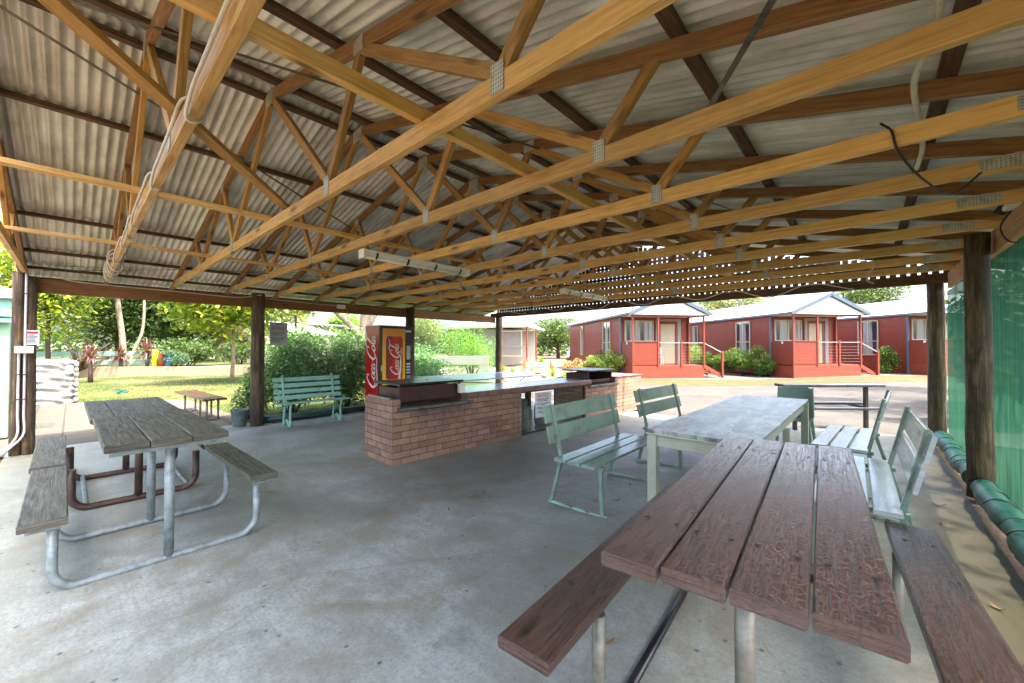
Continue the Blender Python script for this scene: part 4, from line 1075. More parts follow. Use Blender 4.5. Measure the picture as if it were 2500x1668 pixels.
# ------------------------------------------------------------------ cabins (local x along the front, y to the back)
def cabin(label, loc, red):
    t = thing('cabin', label, 'cabin', loc, math.atan2(.759, .651), 'red holiday cabins in a row')
    W, Lb, EV, PK, B = 3.9, 11.7, 3.36, 4.25, 1.45
    mb = MB()   # walls: body behind the porch
    mb.quad((0, B, 0), (W, B, 0), (W, B, EV), (0, B, EV)); mb.quad((0, Lb, 0), (0, B, 0), (0, B, EV), (0, Lb, EV))
    mb.quad((W, B, 0), (W, Lb, 0), (W, Lb, EV), (W, B, EV)); mb.quad((W, Lb, 0), (0, Lb, 0), (0, Lb, EV), (W, Lb, EV))
    mb.build('wall', red, t)
    mb = MB()
    for sx in (0, 1):
        x0 = -.28 if sx == 0 else W+.28; xm = W/2
        mb.quad((x0, -.25, EV-.02), (x0, Lb+.2, EV-.02), (xm, Lb+.2, PK+.06), (xm, -.25, PK+.06))
        mb.quad((x0, -.25, EV-.09), (xm, -.25, PK-.01), (xm, Lb+.2, PK-.01), (x0, Lb+.2, EV-.09))
    mb.quad((-.28, Lb+.2, EV-.09), (W/2, Lb+.2, PK-.01), (W/2, Lb+.2, PK+.06), (-.28, Lb+.2, EV-.02))
    mb.build('roof', M['roof_white'], t)
    mb = MB(); mb.prism([(-.1, EV-.12), (W+.1, EV-.12), (W/2, PK-.08)], lambda a, b, q: (a, q, b), -.16, -.12); mb.build('gable_panel', M['white'], t)
    mb = MB(); mb.prism([(0, EV), (W, EV), (W/2, PK-.1)], lambda a, b, q: (a, q, b), Lb-.02, Lb); mb.build('rear_gable', M['white'], t)
    for s_ in (-1, 1):
        mb = MB(); mb.bar((W/2+s_*(W/2+.34), -.27, EV-.10), (W/2, -.27, PK+.01), .04, .17, (0, 0, 1), .004)
        mb.bar((W/2+s_*(W/2+.32), -.22, EV-.04), (W/2, -.22, PK+.07), .1, .05, (0, 0, 1), .004); mb.build('barge_board', M['trim_blue'], t)
        mb = MB(); xg = -.31 if s_ < 0 else W+.31; mb.bar((xg, -.2, EV-.08), (xg, Lb+.2, EV-.08), .1, .12, (0, 0, 1), .01); mb.build('gutter', M['trim_blue'], t)
    mb = MB(); mb.bar((-.05, B+.0, .02), (-.05, B+.0, EV-.1), .09, .07, (1, 0, 0), .004); mb.build('downpipe', M['trim_blue'], t)
    mb = MB(); mb.quad((-.1, -.12, EV-.13), (W+.1, -.12, EV-.13), (W+.1, B, EV-.13), (-.1, B, EV-.13)); mb.build('porch_ceiling', M['white'], t)
    # porch
    mb = MB(); mb.box(0, .02, .58, W, B-.003, .64, .004); mb.build('deck', M['red_deck'], t)
    mb = MB(); mb.quad((0, 0, -.1), (W, 0, -.1), (W, 0, .62), (0, 0, .62)); mb.quad((W, 0, -.1), (W, B, -.1), (W, B, .62), (W, 0, .62)); mb.quad((0, B, -.1), (0, 0, -.1), (0, 0, .62), (0, B, .62)); mb.build('skirting', M['red_deck'], t)
    mb = MB(); mb.box(.045, -.01, .645, 1.33, .03, 1.84, .002); mb.box(-.02, .045, .645, .02, B-.01, 1.84, .002); mb.build('porch_panel', M['red_boards'], t)
    mb = MB(); mb.box(-.04, -.04, 1.842, 1.36, .05, 1.885, .003); mb.build('sill', M['red_post'], t)
    for x, y, z1 in ((.0, 0, EV-.13), (1.37, 0, EV-.13), (2.64, 0, 1.93), (W, 0, EV-.13), (W, B-.08, EV-.13)):
        mb = MB(); mb.bar((x, y, .6 if x > .1 else 0), (x, y, z1), .09, .09, (1, 0, 0), .006); mb.build('post', M['red_post'], t)
    mb = MB(); mb.bar((-.05, 0, EV-.17), (W+.05, 0, EV-.17), .06, .09); mb.build('porch_beam', M['red_post'], t)
    mb = MB(); mb.bar((1.4, 0, 1.80), (W, 0, 1.80), .05, .04)
    for k in range(6): mb.bar((1.4, 0, .80+k*.155), (W, 0, .80+k*.155), .008, .008, (0, 0, 1), 0)
    mb.build('balustrade', M['grey_trim'], t)
    # steps
    st = MB(); st.bar((W+.05, .12, .60), (W+1.02, .12, .08), .05, .2); st.bar((W+.05, B-.3, .60), (W+1.02, B-.3, .08), .05, .2)
    for k in range(3): st.box(W+.15+.27*k, .13, .44-.155*k, W+.42+.27*k, B-.3, .475-.155*k, .003)
    s0 = st.build('stairs', M['red_deck'], t)
    mb = MB(); mb.bar((W+1.08, .05, -.02), (W+1.08, .05, 1.38), .1, .1, (1, 0, 0), .006); mb.build('newel', M['red_post'], s0)
    mb = MB(); mb.bar((W+.03, .05, 1.80), (W+1.05, .05, 1.30), .045, .05); mb.build('handrail', M['grey_trim'], s0)
    # front wall: door in its surround, window with curtain
    def window(x0, z0, x1, z1, side='front', mull=1, sillbar=None, y=B, dy=-1):
        if side == 'front': P = lambda a, q, z: (a, B-.012-q, z)
        else: P = lambda a, q, z: (-.012-q, a, z)
        mb = MB(); fwd = .05
        def bb(a0, zz0, a1, zz1, d=.05):
            p, q = P(a0, 0, zz0), P(a1, d, zz1)
            mb.box(min(p[0], q[0]), min(p[1], q[1]), min(p[2], q[2]), max(p[0], q[0]), max(p[1], q[1]), max(p[2], q[2]), .002)
        bb(x0-.05, z0-.05, x0, z1+.05); bb(x1, z0-.05, x1+.05, z1+.05); bb(x0+.001, z1, x1-.001, z1+.05); bb(x0+.001, z0-.05, x1-.001, z0)
        for k in range(mull):
            xm = x0+(x1-x0)*(k+1)/(mull+1); bb(xm-.02, z0+.001, xm+.02, z1-.001, .045)
        if sillbar: bb(x0+.001, sillbar-.02, x1-.001, sillbar+.02, .04)
        w_ = mb.build('window', M['cream_frame'], t)
        mb = MB(); a, b, c, d = P(x0, .012, z0), P(x1, .012, z0), P(x1, .012, z1), P(x0, .012, z1)
        mb.quad(a, b, c, d); mb.build('pane', M['curtain'], w_)
    window(.22, 1.93, 1.78, 3.0)
    window(2.82+.35, 1.93, 3.0+.35, 3.0) if 0 else None
    window(3.05, 1.05, 4.15, 3.03, 'side', 1, 1.85)
    window(8.2, 1.05, 8.7, 3.03, 'side', 0)
    mb = MB(); mb.box(1.95, B-.10, .645, 2.12, B-.01, 3.15, .003); mb.box(3.22, B-.10, .645, 3.42, B-.01, 3.15, .003); mb.box(2.125, B-.10, 3.0, 3.215, B-.01, 3.15, .003); mb.build('door_surround', M['grey_trim'], t)
    mb = MB(); mb.box(2.13, B-.07, .65, 2.24, B-.011, 2.98, .003); mb.box(3.10, B-.07, .65, 3.21, B-.011, 2.98, .003); mb.box(2.245, B-.07, 2.86, 3.095, B-.011, 2.98, .003); mb.build('door_frame', M['red_post'], t)
    mb = MB(); mb.box(2.25, B-.045, .66, 3.09, B-.012, 2.85, .003)
    for k in range(5): mb.box(2.31+k*.15, B-.052, .75, 2.42+k*.15, B-.0455, 2.76, .003)
    dr = mb.build('door', M['cream_frame'], t)
    mb = MB(); mb.bar((3.0, B-.05, 1.65), (3.0, B-.10, 1.65), .03, .03); mb.build('handle', M['galv'], dr)
    mb = MB(); mb.box(-.045, .62, 1.72, -.02, .72, 1.84, .002); mb.build('meter_box', M['sign_white'], t)
    return t
C1 = cabin('faded red cabin nearest the barbecue, with a white chair on its porch', (-8.93, 19.15, 0), M['red_boards'])
g3 = 'red holiday cabins in a row'
dup(C1, (-2.83, 24.61, .05), C1.rotation_euler.z, 'middle red cabin of the row with green shrubs along its side wall', g3)
dup(C1, (2.75, 29.7, .12), C1.rotation_euler.z, 'farthest red cabin, cut off by the log post at the right', g3)
# cab porch furniture
cr = C1.rotation_euler.z
def cw(P, a, b): return (P[0]+a*math.cos(cr)-b*math.sin(cr), P[1]+a*math.sin(cr)+b*math.cos(cr))
x, y = cw((-8.93, 19.15), 1.75, .75)
t = thing('patio_chair', 'white plastic chair on the porch of the nearest red cabin', 'chair', (x, y, .64), cr+2.4)
mb = MB(); mb.box(-.24, -.22, .40, .24, .24, .43, .006); mb.build('seat', M['white'], t)
mb = MB()
for k in range(4): mb.bar((-.22, .24+.02*k, .55+.1*k), (.22, .24+.02*k, .55+.1*k), .02, .06)
for s_ in (-1, 1): mb.bar((s_*.23, .22, .42), (s_*.22, .32, .92), .03, .04, (1, 0, 0))
mb.build('backrest', M['white'], t)
for a in (-.21, .21):
    for b in (-.2, .22):
        mb = MB(); mb.bar((a, b, .40), (a*1.1, b*1.15, .004), .035, .035, (1, 0, 0)); mb.build('leg', M['white'], t)
x, y = cw((-8.93, 19.15), 4.5, 3.0)
t = thing('ladder', 'pale step ladder standing between the first two red cabins', 'ladder', (x, y, 0), cr)
for s_ in (-1, 1):
    mb = MB(); mb.bar((s_*.22, 0, 0), (s_*.14, .25, 2.6), .04, .05, (1, 0, 0)); mb.build('rail', M['galv'], t)
mb = MB()
for k in range(8): mb.bar((-.2, .03*k+.02, .28+.3*k), (.2, .03*k+.02, .28+.3*k), .03, .03)
mb.build('rung', M['galv'], t)

# ------------------------------------------------------------------ vegetation
def leaves(mb, n, blobs, size, rnd, flat=.5, aspect=.55, shell=.55, droop=0):
    """n leaf faces spread through the blobs [(x,y,z,rx,ry,rz)]"""
    wts = [b[3]*b[4]*b[5] for b in blobs]; tot = sum(wts); V = mb.v; base = len(V)
    for bi, b in enumerate(blobs):
        tone = rnd.uniform(-.16, .16); m = max(4, int(n*wts[bi]/tot))
        for _ in range(m):
            while True:
                dx, dy, dz = rnd.uniform(-1, 1), rnd.uniform(-1, 1), rnd.uniform(-1, 1); q = dx*dx+dy*dy+dz*dz
                if .02 < q < 1: break
            q = math.sqrt(q); r = (shell+(1-shell)*rnd.random())*rnd.uniform(.85, 1.12)/q
            px, py, pz_ = b[0]+dx*r*b[3], b[1]+dy*r*b[4], b[2]+dz*r*b[5]
            if pz_ < .02: continue
            L = size*rnd.uniform(.6, 1.3); W = L*aspect*.5
            az = rnd.uniform(0, 6.283); el = rnd.uniform(-.9, .7)-droop
            ux, uy, uz = math.cos(az)*math.cos(el), math.sin(az)*math.cos(el), math.sin(el)
            ax_, ay = -math.sin(az), math.cos(az); tw = rnd.uniform(-1, 1); az_ = math.sin(tw); ct = math.cos(tw)
            ax_, ay = ax_*ct, ay*ct
            i = len(V)
            V.append((px, py, pz_)); V.append((px+ux*L*.5+ax_*W, py+uy*L*.5+ay*W, pz_+uz*L*.5+az_*W))
            V.append((px+ux*L, py+uy*L, pz_+uz*L-L*.12)); V.append((px+ux*L*.5-ax_*W, py+uy*L*.5-ay*W, pz_+uz*L*.5-az_*W))
            t = min(.99, max(.01, rnd.betavariate(2, 2)+tone))
            mb.f.append((i, i+1, i+2, i+3)); mb.uv.extend([(t, .5)]*4); mb.sm.append(False)
def blobset(rnd, c, r, n, s=.45):
    out = []
    for k in range(n):
        while True:
            d = [rnd.uniform(-1, 1) for _ in range(3)]
            if sum(a*a for a in d) < 1: break
        f = rnd.uniform(s*.6, s*1.15)
        out.append((c[0]+d[0]*r[0]*(1-f*.6), c[1]+d[1]*r[1]*(1-f*.6), c[2]+d[2]*r[2]*(1-f*.6), r[0]*f, r[1]*f, r[2]*f))
    return out
def tree(name, label, cat, loc, h, cr_, ncl, nleaf, size, lm, bark, trunk_r=.15, c0=None, seed=0, trunk_paths=None, group=None, droop=0, s=.42):
    rnd = random.Random(seed); t = thing(name, label, cat, loc, 0, group)
    cz = c0 or h-cr_[2]
    bl = blobset(rnd, (0, 0, cz), cr_, ncl, s)
    mb = MB(); leaves(mb, nleaf, bl, size, rnd, droop=droop); mb.build('crown', lm, t)
    mb = MB()
    if trunk_paths:
        for p, r in trunk_paths: mb.tube(spl(p, 4), [r*(1-.6*i/(len(spl(p, 4))-1)) for i in range(len(spl(p, 4)))], 10)
    else:
        top = max(cz-cr_[2]*.35, .3)
        p = [(0, 0, -.1), (rnd.uniform(-.1, .1), rnd.uniform(-.1, .1), top*.5), (0, 0, top)]
        mb.tube(p, [trunk_r*1.2, trunk_r, trunk_r*.8], 10)
        for b in bl[:max(5, ncl//2)]:
            mid = Vector((b[0]*.5, b[1]*.5, (top+b[2])/2-.05*h)); a = Vector((0, 0, top*rnd.uniform(.7, 1)))
            mb.tube([a, mid, Vector(b[:3])], [trunk_r*.5, trunk_r*.3, trunk_r*.1], 6)
    mb.build('trunk', bark, t); return t
def bush(name, label, loc, r, ncl, nleaf, size, lm, seed, group=None, cat='shrub', stems=True, s=.42, zc=None, droop=0, aspect=.55):
    rnd = random.Random(seed); t = thing(name, label, cat, loc, 0, group)
    bl = blobset(rnd, (0, 0, zc if zc is not None else r[2]*.95), r, ncl, s)
    mb = MB(); leaves(mb, nleaf, bl, size, rnd, droop=droop, aspect=aspect); mb.build('foliage', lm, t)
    if stems:
        mb = MB()
        for b in bl[:7]: mb.tube([(b[0]*.15, b[1]*.15, -.05), (b[0]*.6, b[1]*.6, b[2]*.55), b[:3]], [.02*r[2]+.01, .015*r[2]+.006, .006], 5)
        mb.build('stem', M['bark_dark'], t)
    return t
# hedge just outside the left posts
bush('hedge_shrub', 'big glossy green shrub behind the pale green slatted bench', (-10.35, 3.55, 0), (.66, 1.0, 1.05), 30, 13000, .085, M['leaf_hedge'], 11, 'hedge shrubs along the left side', s=.5)
bush('hedge_shrub', 'big glossy green shrub between the bench and the drinks machine', (-10.3, 4.85, 0), (.68, 1.05, 1.03), 30, 13000, .085, M['leaf_hedge'], 12, 'hedge shrubs along the left side', s=.5)
bush('hedge_shrub', 'low glossy shrub hard against the second left post', (-10.0, 2.62, 0), (.4, .45, .72), 14, 2600, .07, M['leaf_hedge'], 13, 'hedge shrubs along the left side', s=.5)
bush('hedge_shrub', 'dark green shrub seen through the tinted blind beyond the drinks machine', (-10.6, 7.2, 0), (.85, 1.25, 1.0), 26, 12000, .085, M['leaf_hedge'], 14, 'hedge shrubs along the left side', s=.5)
bush('shrub', 'bright lime rounded shrub behind the tinted blind at the left', (-13.2, 8.0, 0), (1.0, 1.0, 1.15), 18, 5000, .09, M['leaf_lime'], 15, s=.5)
bush('feathery_shrub', 'lime feathery shrub in front of the beige cabin', (-15.2, 13.8, 0), (1.7, 1.7, 1.55), 22, 8000, .16, M['leaf_lime'], 16, aspect=.18, s=.5)
tree('tree', 'grey green small tree left of the beige cabin', 'tree', (-21, 14.8, 0), 4.6, (1.7, 1.7, 1.8), 16, 5000, .14, M['leaf_gum'], M['bark_grey'], .1, seed=17)
# lawn and terrace trees on the left
tree('plane_tree', 'yellow green broadleaf tree at the far left behind the white covered heap', 'tree', (-30.5, -.8, .4), 8.6, (2.6, 2.9, 3.5), 40, 6500, .30, M['leaf_plane'], M['bark_dark'], .08, c0=4.9, seed=21)
tree('plane_tree', 'yellow green broadleaf tree leaning over the low wall left of the second post', 'tree', (-21.0, 4.75, -.02), 7.2, (2.6, 2.7, 2.6), 44, 8500, .25, M['leaf_plane'], M['bark_pale'], .07, c0=4.25, seed=22)
tree('plane_tree', 'yellow green tree just right of the second left post', 'tree', (-24, 8.4, .35), 6.8, (1.6, 1.6, 2.2), 20, 4200, .22, M['leaf_plane'], M['bark_dark'], .08, c0=4.6, seed=23)
tree('evergreen_tree', 'dark dense evergreen tree behind the pale twin trunks', 'tree', (-39, 2.2, .4), 7.0, (3.2, 3.2, 3.2), 40, 9000, .26, M['leaf_dark'], M['bark_dark'], .22, c0=3.7, seed=24)
tree('evergreen_tree', 'tall blue green tree rising behind the dark evergreen', 'tree', (-50, 2.0, .4), 13, (4, 4, 4), 34, 3800, .4, M['leaf_blue'], M['bark_grey'], .25, c0=8.0, seed=25)
tree('evergreen_tree', 'dark green palm-like tree right of the pale twin trunks', 'tree', (-38, 5.2, .4), 9, (3.6, 3.6, 3.8), 40, 9500, .36, M['leaf_dark'], M['bark_dark'], .25, c0=4.8, seed=26, droop=.5)
tree('evergreen_tree', 'dark evergreen mass deep behind the yellow green tree', 'tree', (-40, 9.5, .4), 8.5, (4, 4, 4), 36, 7500, .34, M['leaf_dark'], M['bark_dark'], .25, c0=4.2, seed=27)
bush('undergrowth', 'dark leafy undergrowth on the terrace under the trees', (-30, 4.4, .38), (1.5, 1.9, 1.0), 18, 5000, .14, M['leaf_dark'], 28)
bush('undergrowth', 'grey green low shrub right of the coloured bollards', (-28.6, 3.7, .38), (.7, 1.0, .55), 12, 2600, .09, M['leaf_blue'], 29)
bush('undergrowth', 'dark shrub against the house wall by the second post', (-31, 7.4, .38), (1.0, 1.6, .8), 14, 3200, .13, M['leaf_dark'], 30)
tree('gum_tree', 'gum tree with two pale slender trunks on the terrace', 'tree', (-31.5, 1.95, .38), 14, (3, 3, 2.2), 16, 3500, .28, M['leaf_gum'], M['bark_pale'], seed=31, c0=11.5,
     trunk_paths=[([(0, 0, -.1), (-.1, -.05, 1.6), (-.05, -.30, 4.0), (.1, -.5, 7), (0, -.4, 11.5)], .17), ([(.05, .2, -.1), (.0, .45, 1.0), (.0, .8, 2.3), (0, .85, 5), (0, 1.0, 8), (.2, 1.2, 11)], .09)])
tree('gum_tree', 'large pale trunked gum with a low bent limb behind the hedge', 'tree', (-19.8, 10.3, 0), 11, (4.5, 4.5, 2.2), 24, 6000, .26, M['leaf_gum'], M['bark_pale'], seed=32, c0=8.3,
     trunk_paths=[([(0, 0, -.1), (.0, -.05, 1.5), (-.1, .1, 3.5), (-.2, .3, 8)], .36), ([(0, -.1, 2.0), (-.3, -.8, 2.9), (-.5, -1.6, 3.7), (-.6, -2.6, 5.5)], .20), ([(0, .1, 2.5), (0, 1.3, 4.6), (-.2, 2.4, 7)], .2)])
def spiky(label, loc, r, n, lm, seed, trunk=0, group=None, name='cordyline'):
    rnd = random.Random(seed); t = thing(name, label, 'plant', loc, 0, group); mb = MB()
    for _ in range(n):
        az = rnd.uniform(0, 6.283); el = rnd.uniform(-.5, 1.45); L = r*rnd.uniform(.7, 1.1); W = .022*r+.012
        d = Vector((math.cos(az)*math.cos(el), math.sin(az)*math.cos(el), math.sin(el))); s_ = Vector((-math.sin(az), math.cos(az), 0))*W
        p0 = Vector((0, 0, trunk)); p1 = p0+d*L*.6; p2 = p0+d*L-Vector((0, 0, .25*L*math.cos(el)))
        tn = rnd.uniform(.05, .95)
        for a, b, w0, w1 in ((p0, p1, .6, 1), (p1, p2, 1, .1)):
            mb.quad(a-s_*w0, a+s_*w0, b+s_*w1, b-s_*w1, [(tn, .5)]*4)
    mb.build('leaf_crown', lm, t)
    if trunk > 0:
        m2 = MB(); m2.tube([(0, 0, -.05), (.03, 0, trunk*.5), (0, 0, trunk)], [.09, .07, .06], 8); m2.build('trunk', M['bark_dark'], t)
    return t
gc = 'red spiky cordylines along the low wall'
spiky('red spiky cordyline on a short trunk, leftmost along the low wall', (-25.6, .55, 0), .72, 90, M['leaf_red'], 41, 1.05, gc)
spiky('red spiky cordyline at the foot of the pale twin trunks', (-29.9, 1.75, .4), .78, 90, M['leaf_red'], 42, .55, gc)
spiky('red and green spiky cordyline beside the yellow bollard', (-29.4, 2.75, .4), .85, 100, M['leaf_red'], 43, .85, gc)
spiky('feathery palm rising behind the grey notice board', (-36, 13.2, 0), 2.3, 70, M['leaf_gum'], 91, 3.6, None, 'palm_tree')
mb = MB(); mb.tube(spl([(-.9, 0, .02), (-.4, .12, .02), (.1, -.05, .02), (.5, .1, .02), (.2, .22, .02), (-.3, .2, .02), (-.1, .05, .03), (.6, -.1, .02), (1.0, .0, .02)]), .022, 6)
tag(mb.build('garden_hose', M['roll'], None, (-19.5, 1.1, -.05)), 'green garden hose lying loosely on the lawn', 'hose')
t = thing('dead_bush', 'leafless brown shrub behind the green rail fence', 'shrub', (-30, .25, .4)); rnd = random.Random(4); mb = MB()
for k in range(26):
    a = rnd.uniform(0, 6.283); e = rnd.uniform(.3, 1.3); L = rnd.uniform(1.0, 2.0)
    d = Vector((math.cos(a)*math.cos(e), math.sin(a)*math.cos(e), math.sin(e)))
    mb.tube([(0, 0, -.1), d*L*.5+Vector((0, 0, .1)), d*L+Vector((rnd.uniform(-.3, .3), rnd.uniform(-.3, .3), 0))], [.05, .03, .008], 5)
mb.build('branches', M['bark_dark'], t)
# shrubs by the cabins
for i, (x, y, z, rx, rz_, lm, lab) in enumerate([(-11.95, 20.4, 0, .95, .62, 'leaf_shrub', 'yellow green shrub at the left end of the first cabin bed'), (-11.0, 20.35, 0, .85, .72, 'leaf_shrub', 'yellow green shrub in the middle of the first cabin bed'),
        (-10.05, 20.2, 0, .8, .66, 'leaf_shrub', 'yellow green shrub hard against the first cabin porch'), (-13.3, 20.8, 0, 1.0, .45, 'leaf_straw', 'rusty straw coloured shrub left of the first cabin bed'),
        (-12.0, 22.3, 0, 1.4, .8, 'leaf_dark', 'dark low shrub under the first cabin side window')]):
    bush('garden_shrub', lab, (x, y, z), (rx, rx, rz_), 12, 2600, .11, M[lm], 50+i, 'shrubs along the cabin walls')
for i, (x, y, rx, rz_, lab) in enumerate([(-7.6, 27.2, .8, .65, 'green shrub deepest along the middle cabin wall'), (-6.5, 26.3, .85, .65, 'green shrub second along the middle cabin wall'), (-5.3, 25.6, .95, .8, 'large upright green shrub below the middle cabin window'), (-4.4, 25.3, .8, .85, 'upright green shrub beside the middle cabin downpipe'), (-8.6, 27.4, .8, .95, 'green shrub behind the first cabin steps')]):
    bush('garden_shrub', lab, (x, y, .02), (rx, rx, rz_), 12, 3000, .17, M['leaf_shrub' if i == 4 else 'leaf_mid'], 60+i, 'shrubs along the cabin walls', droop=-.8, aspect=.22)
bush('garden_shrub', 'round lime shrub seen behind the middle cabin porch rail', (.75, 30.6, .1), (.65, .65, .85), 14, 2600, .1, M['leaf_mid'], 66, 'shrubs along the cabin walls')
# garden bed beyond the far left corner
rnd = random.Random(8)
for i, (x, y, r, lm, lab) in enumerate([(-15.2, 16.9, .55, 'leaf_lime', 'strappy lime clump nearest the gravel edge'), (-14.0, 17.2, .5, 'leaf_lime', 'strappy lime clump beside the white planter'), (-16.6, 17.6, .7, 'leaf_shrub', 'yellow clump left of the white planter'), (-12.9, 17.7, .5, 'leaf_lime', 'low lime clump on the gravel'),
        (-17.6, 21.0, .9, 'leaf_straw', 'rusty strappy clump before the beige cabin'), (-16.2, 21.9, .8, 'leaf_straw', 'rusty strappy clump in the middle of the bed'), (-19.8, 25.5, 1.0, 'leaf_lime', 'tall strappy clump near the car'), (-11.4, 16.7, .4, 'leaf_shrub', 'small yellow clump at the road edge')]):
    spiky(lab, (x, y, 0), r, 90, M[lm], 70+i, 0, 'strappy garden clumps on the gravel bed', 'strappy_plant')
spiky('dark red cordyline in front of the parked car', (-17.7, 27.0, 0), 1.05, 90, M['leaf_red'], 80, .9, gc)
for i, (x, y, rr) in enumerate([(-13.6, 16.5, .22), (-12.5, 16.4, .18), (-16.0, 16.3, .25), (-14.8, 18.3, .2), (-11.9, 18.3, .2)]):
    rnd = random.Random(90+i); mb = MB()
    mb.grid(10, 8, lambda u, v: ((rr*(1+.2*math.sin(5*u*6.283+i)*math.sin(v*3)))*math.sin(v*3.1416)*math.cos(u*6.2832), rr*1.2*math.sin(v*3.1416)*math.sin(u*6.2832), rr*.6-rr*.75*math.cos(v*3.1416)*-1*-1))
    o = mb.build('rock', M['stone'], None, (x, y, 0)); tag(o, ['pale garden rock by the strappy lime clump', 'pale garden rock farther right on the gravel', 'pale garden rock left of the white planter', 'pale garden rock behind the planter', 'pale garden rock near the road edge'][i], 'rock', 'rocks on the gravel bed')
t = thing('planter', 'low cream slatted planter box in the gravel garden', 'planter', (-14.9, 18.9, 0), R(35))
mb = MB()
for k in range(4): mb.bar((-.7, -.4, .12+.15*k), (.7, -.4, .12+.15*k), .03, .11); mb.bar((-.7, .4, .12+.15*k), (.7, .4, .12+.15*k), .03, .11); mb.bar((-.7, -.38, .12+.15*k), (-.7, .38, .12+.15*k), .03, .11); mb.bar((.7, -.38, .12+.15*k), (.7, .38, .12+.15*k), .03, .11)
mb.build('slats', M['cream_frame'], t)
mb = MB(); mb.box(-.68, -.38, .05, .68, .38, .5); mb.build('soil', M['earth'], t)
# trees on the skyline
tree('tree', 'yellow tinged tree behind the first cabin roof', 'tree', (-16.1, 66, 0), 11.3, (5.2, 5.2, 2.8), 26, 6000, .36, M['leaf_gum'], M['bark_grey'], .25, seed=33)
tree('tree', 'round green tree behind the middle cabin roof', 'tree', (.3, 80.9, 0), 12.6, (5.0, 5.0, 3.2), 26, 6000, .38, M['leaf_dark'], M['bark_grey'], .25, seed=34)
tree('tree', 'dark green spreading tree behind the parked car', 'tree', (-34, 48, 0), 6.6, (4.6, 4.6, 2.8), 30, 7000, .33, M['leaf_dark'], M['bark_dark'], .25, seed=35)
tree('tree', 'bright green round tree above the white roofed shed', 'tree', (-46, 22, 0), 5.8, (2.4, 2.4, 1.7), 18, 3500, .26, M['leaf_lime'], M['bark_dark'], .2, seed=36)
tree('gum_tree', 'tall gum outside the right wall of the shelter', 'tree', (5.1, 5.0, .1), 9.0, (1.8, 3.0, 1.6), 9, 420, .24, M['leaf_gum'], M['bark_grey'], .18, seed=37, c0=7.6)
tree('gum_tree', 'tall gum standing beside the road beyond the right wall', 'tree', (4.7, 14.2, .1), 11, (3.0, 2.6, 1.8), 16, 3000, .26, M['leaf_gum'], M['bark_grey'], .2, seed=38, c0=8.6)
tree('gum_tree', 'gum shading the road farther along', 'tree', (4.6, 19.5, .1), 11, (3.4, 2.2, 1.8), 14, 2600, .26, M['leaf_gum'], M['bark_grey'], .2, seed=39, c0=8.8)
for i, (x, y, r_, lab) in enumerate([(1.78, 11.2, .8, 'added dark green bush outside the right wall, darkening the far blind'), (2.4, 12.9, 1.0, 'added dark green bush, second behind the right wall blinds'), (3.6, 13.2, 1.2, 'added dark green bush farthest right, darkening the near blind'), (2.9, 15.2, 1.1, 'tall added dark green bush deepest behind the right wall blinds')]):  # bushes added outside to block the bright background behind the shade cloth
    bush('added_screen_bush', lab, (x, y, .1), (r_, r_, 1.6), 16, 4200, .17, M['leaf_dark'], 120+i, 'bushes added to darken the view through the right blinds')
# distant woods
rnd = random.Random(55); mb = MB(); bl = []
for k in range(90):
    a = R(88+118*k/90+rnd.uniform(-1, 1)); d = rnd.uniform(75, 105); h = rnd.uniform(1.5, 3.6)
    bl.append((d*math.cos(a), d*math.sin(a), h*.7, rnd.uniform(3, 6), rnd.uniform(3, 6), h))
leaves(mb, 26000, bl, .8, rnd); o = mb.build('far_woods', M['leaf_dark']); o['kind'] = 'stuff'
# lawn tufts
rnd = random.Random(66); mb = MB()
for _ in range(16000):
    x = -9.4-abs(rnd.gauss(0, 1))*6.5; y = rnd.uniform(-1, 9)
    if x < -29: continue
    edge = .1+(x+16.6)*(2.2/1.3) if x < -15.3 else 2.3+(x+15.3)*.055
    if x > -16.8 and y < edge: continue
    h = rnd.uniform(.02, .06); a = rnd.uniform(0, 6.283); w_ = .006+.004*abs(x+9)/8; tn = rnd.betavariate(2, 2)
    dx, dy = math.cos(a)*w_, math.sin(a)*w_; lx, ly = rnd.uniform(-.02, .02), rnd.uniform(-.02, .02)
    mb.quad((x-dx, y-dy, -.05), (x+dx, y+dy, -.05), (x+lx+dx*.2, y+ly+dy*.2, h-.05), (x+lx-dx*.2, y+ly-dy*.2, h-.05), [(tn, .5)]*4)
o = mb.build('grass', M['grass_blade']); o['kind'] = 'stuff'

# ------------------------------------------------------------------ things out on the left
t = thing('retaining_wall', 'low tan block retaining wall edging the lawn', 'wall', (-28.5, 3.2, 0)); mb = MB()
P = [(-35, -5), (-30.9, .2), (-28.6, 3.1), (-26.2, 6.8), (-21.9, 14)]
for a, b in zip(P[:-1], P[1:]):
    L = math.hypot(b[0]-a[0], b[1]-a[1]); n = max(1, round(L/1.2))
    for k in range(n):
        q0 = [a[i]+(b[i]-a[i])*(k+.006)/n for i in (0, 1)]; q1 = [a[i]+(b[i]-a[i])*(k+.994)/n for i in (0, 1)]
        mb.bar((q0[0]+28.5, q0[1]-3.2, .18), (q1[0]+28.5, q1[1]-3.2, .18), .22, .56, (0, 0, 1), .015)
mb.build('blocks', M['retaining'], t)
t = thing('rail_fence', 'green two rail timber fence behind the low wall', 'fence', (-31, .5, .4)); a = Vector((-2.3, -6, 0)); b = Vector((1.7, 2.6, 0))
mb = MB()
for z in (.30, .75): mb.bar((a.x, a.y, z), (b.x, b.y, z), .04, .26)
mb.build('rail', M['fence_green'], t)
for k in range(6):
    p = a.lerp(b, k/5); mb = MB(); mb.bar((p.x-.06, p.y, 0), (p.x-.06, p.y, .98), .1, .1, (1, 0, 0)); mb.build('post', M['fence_green'], t)
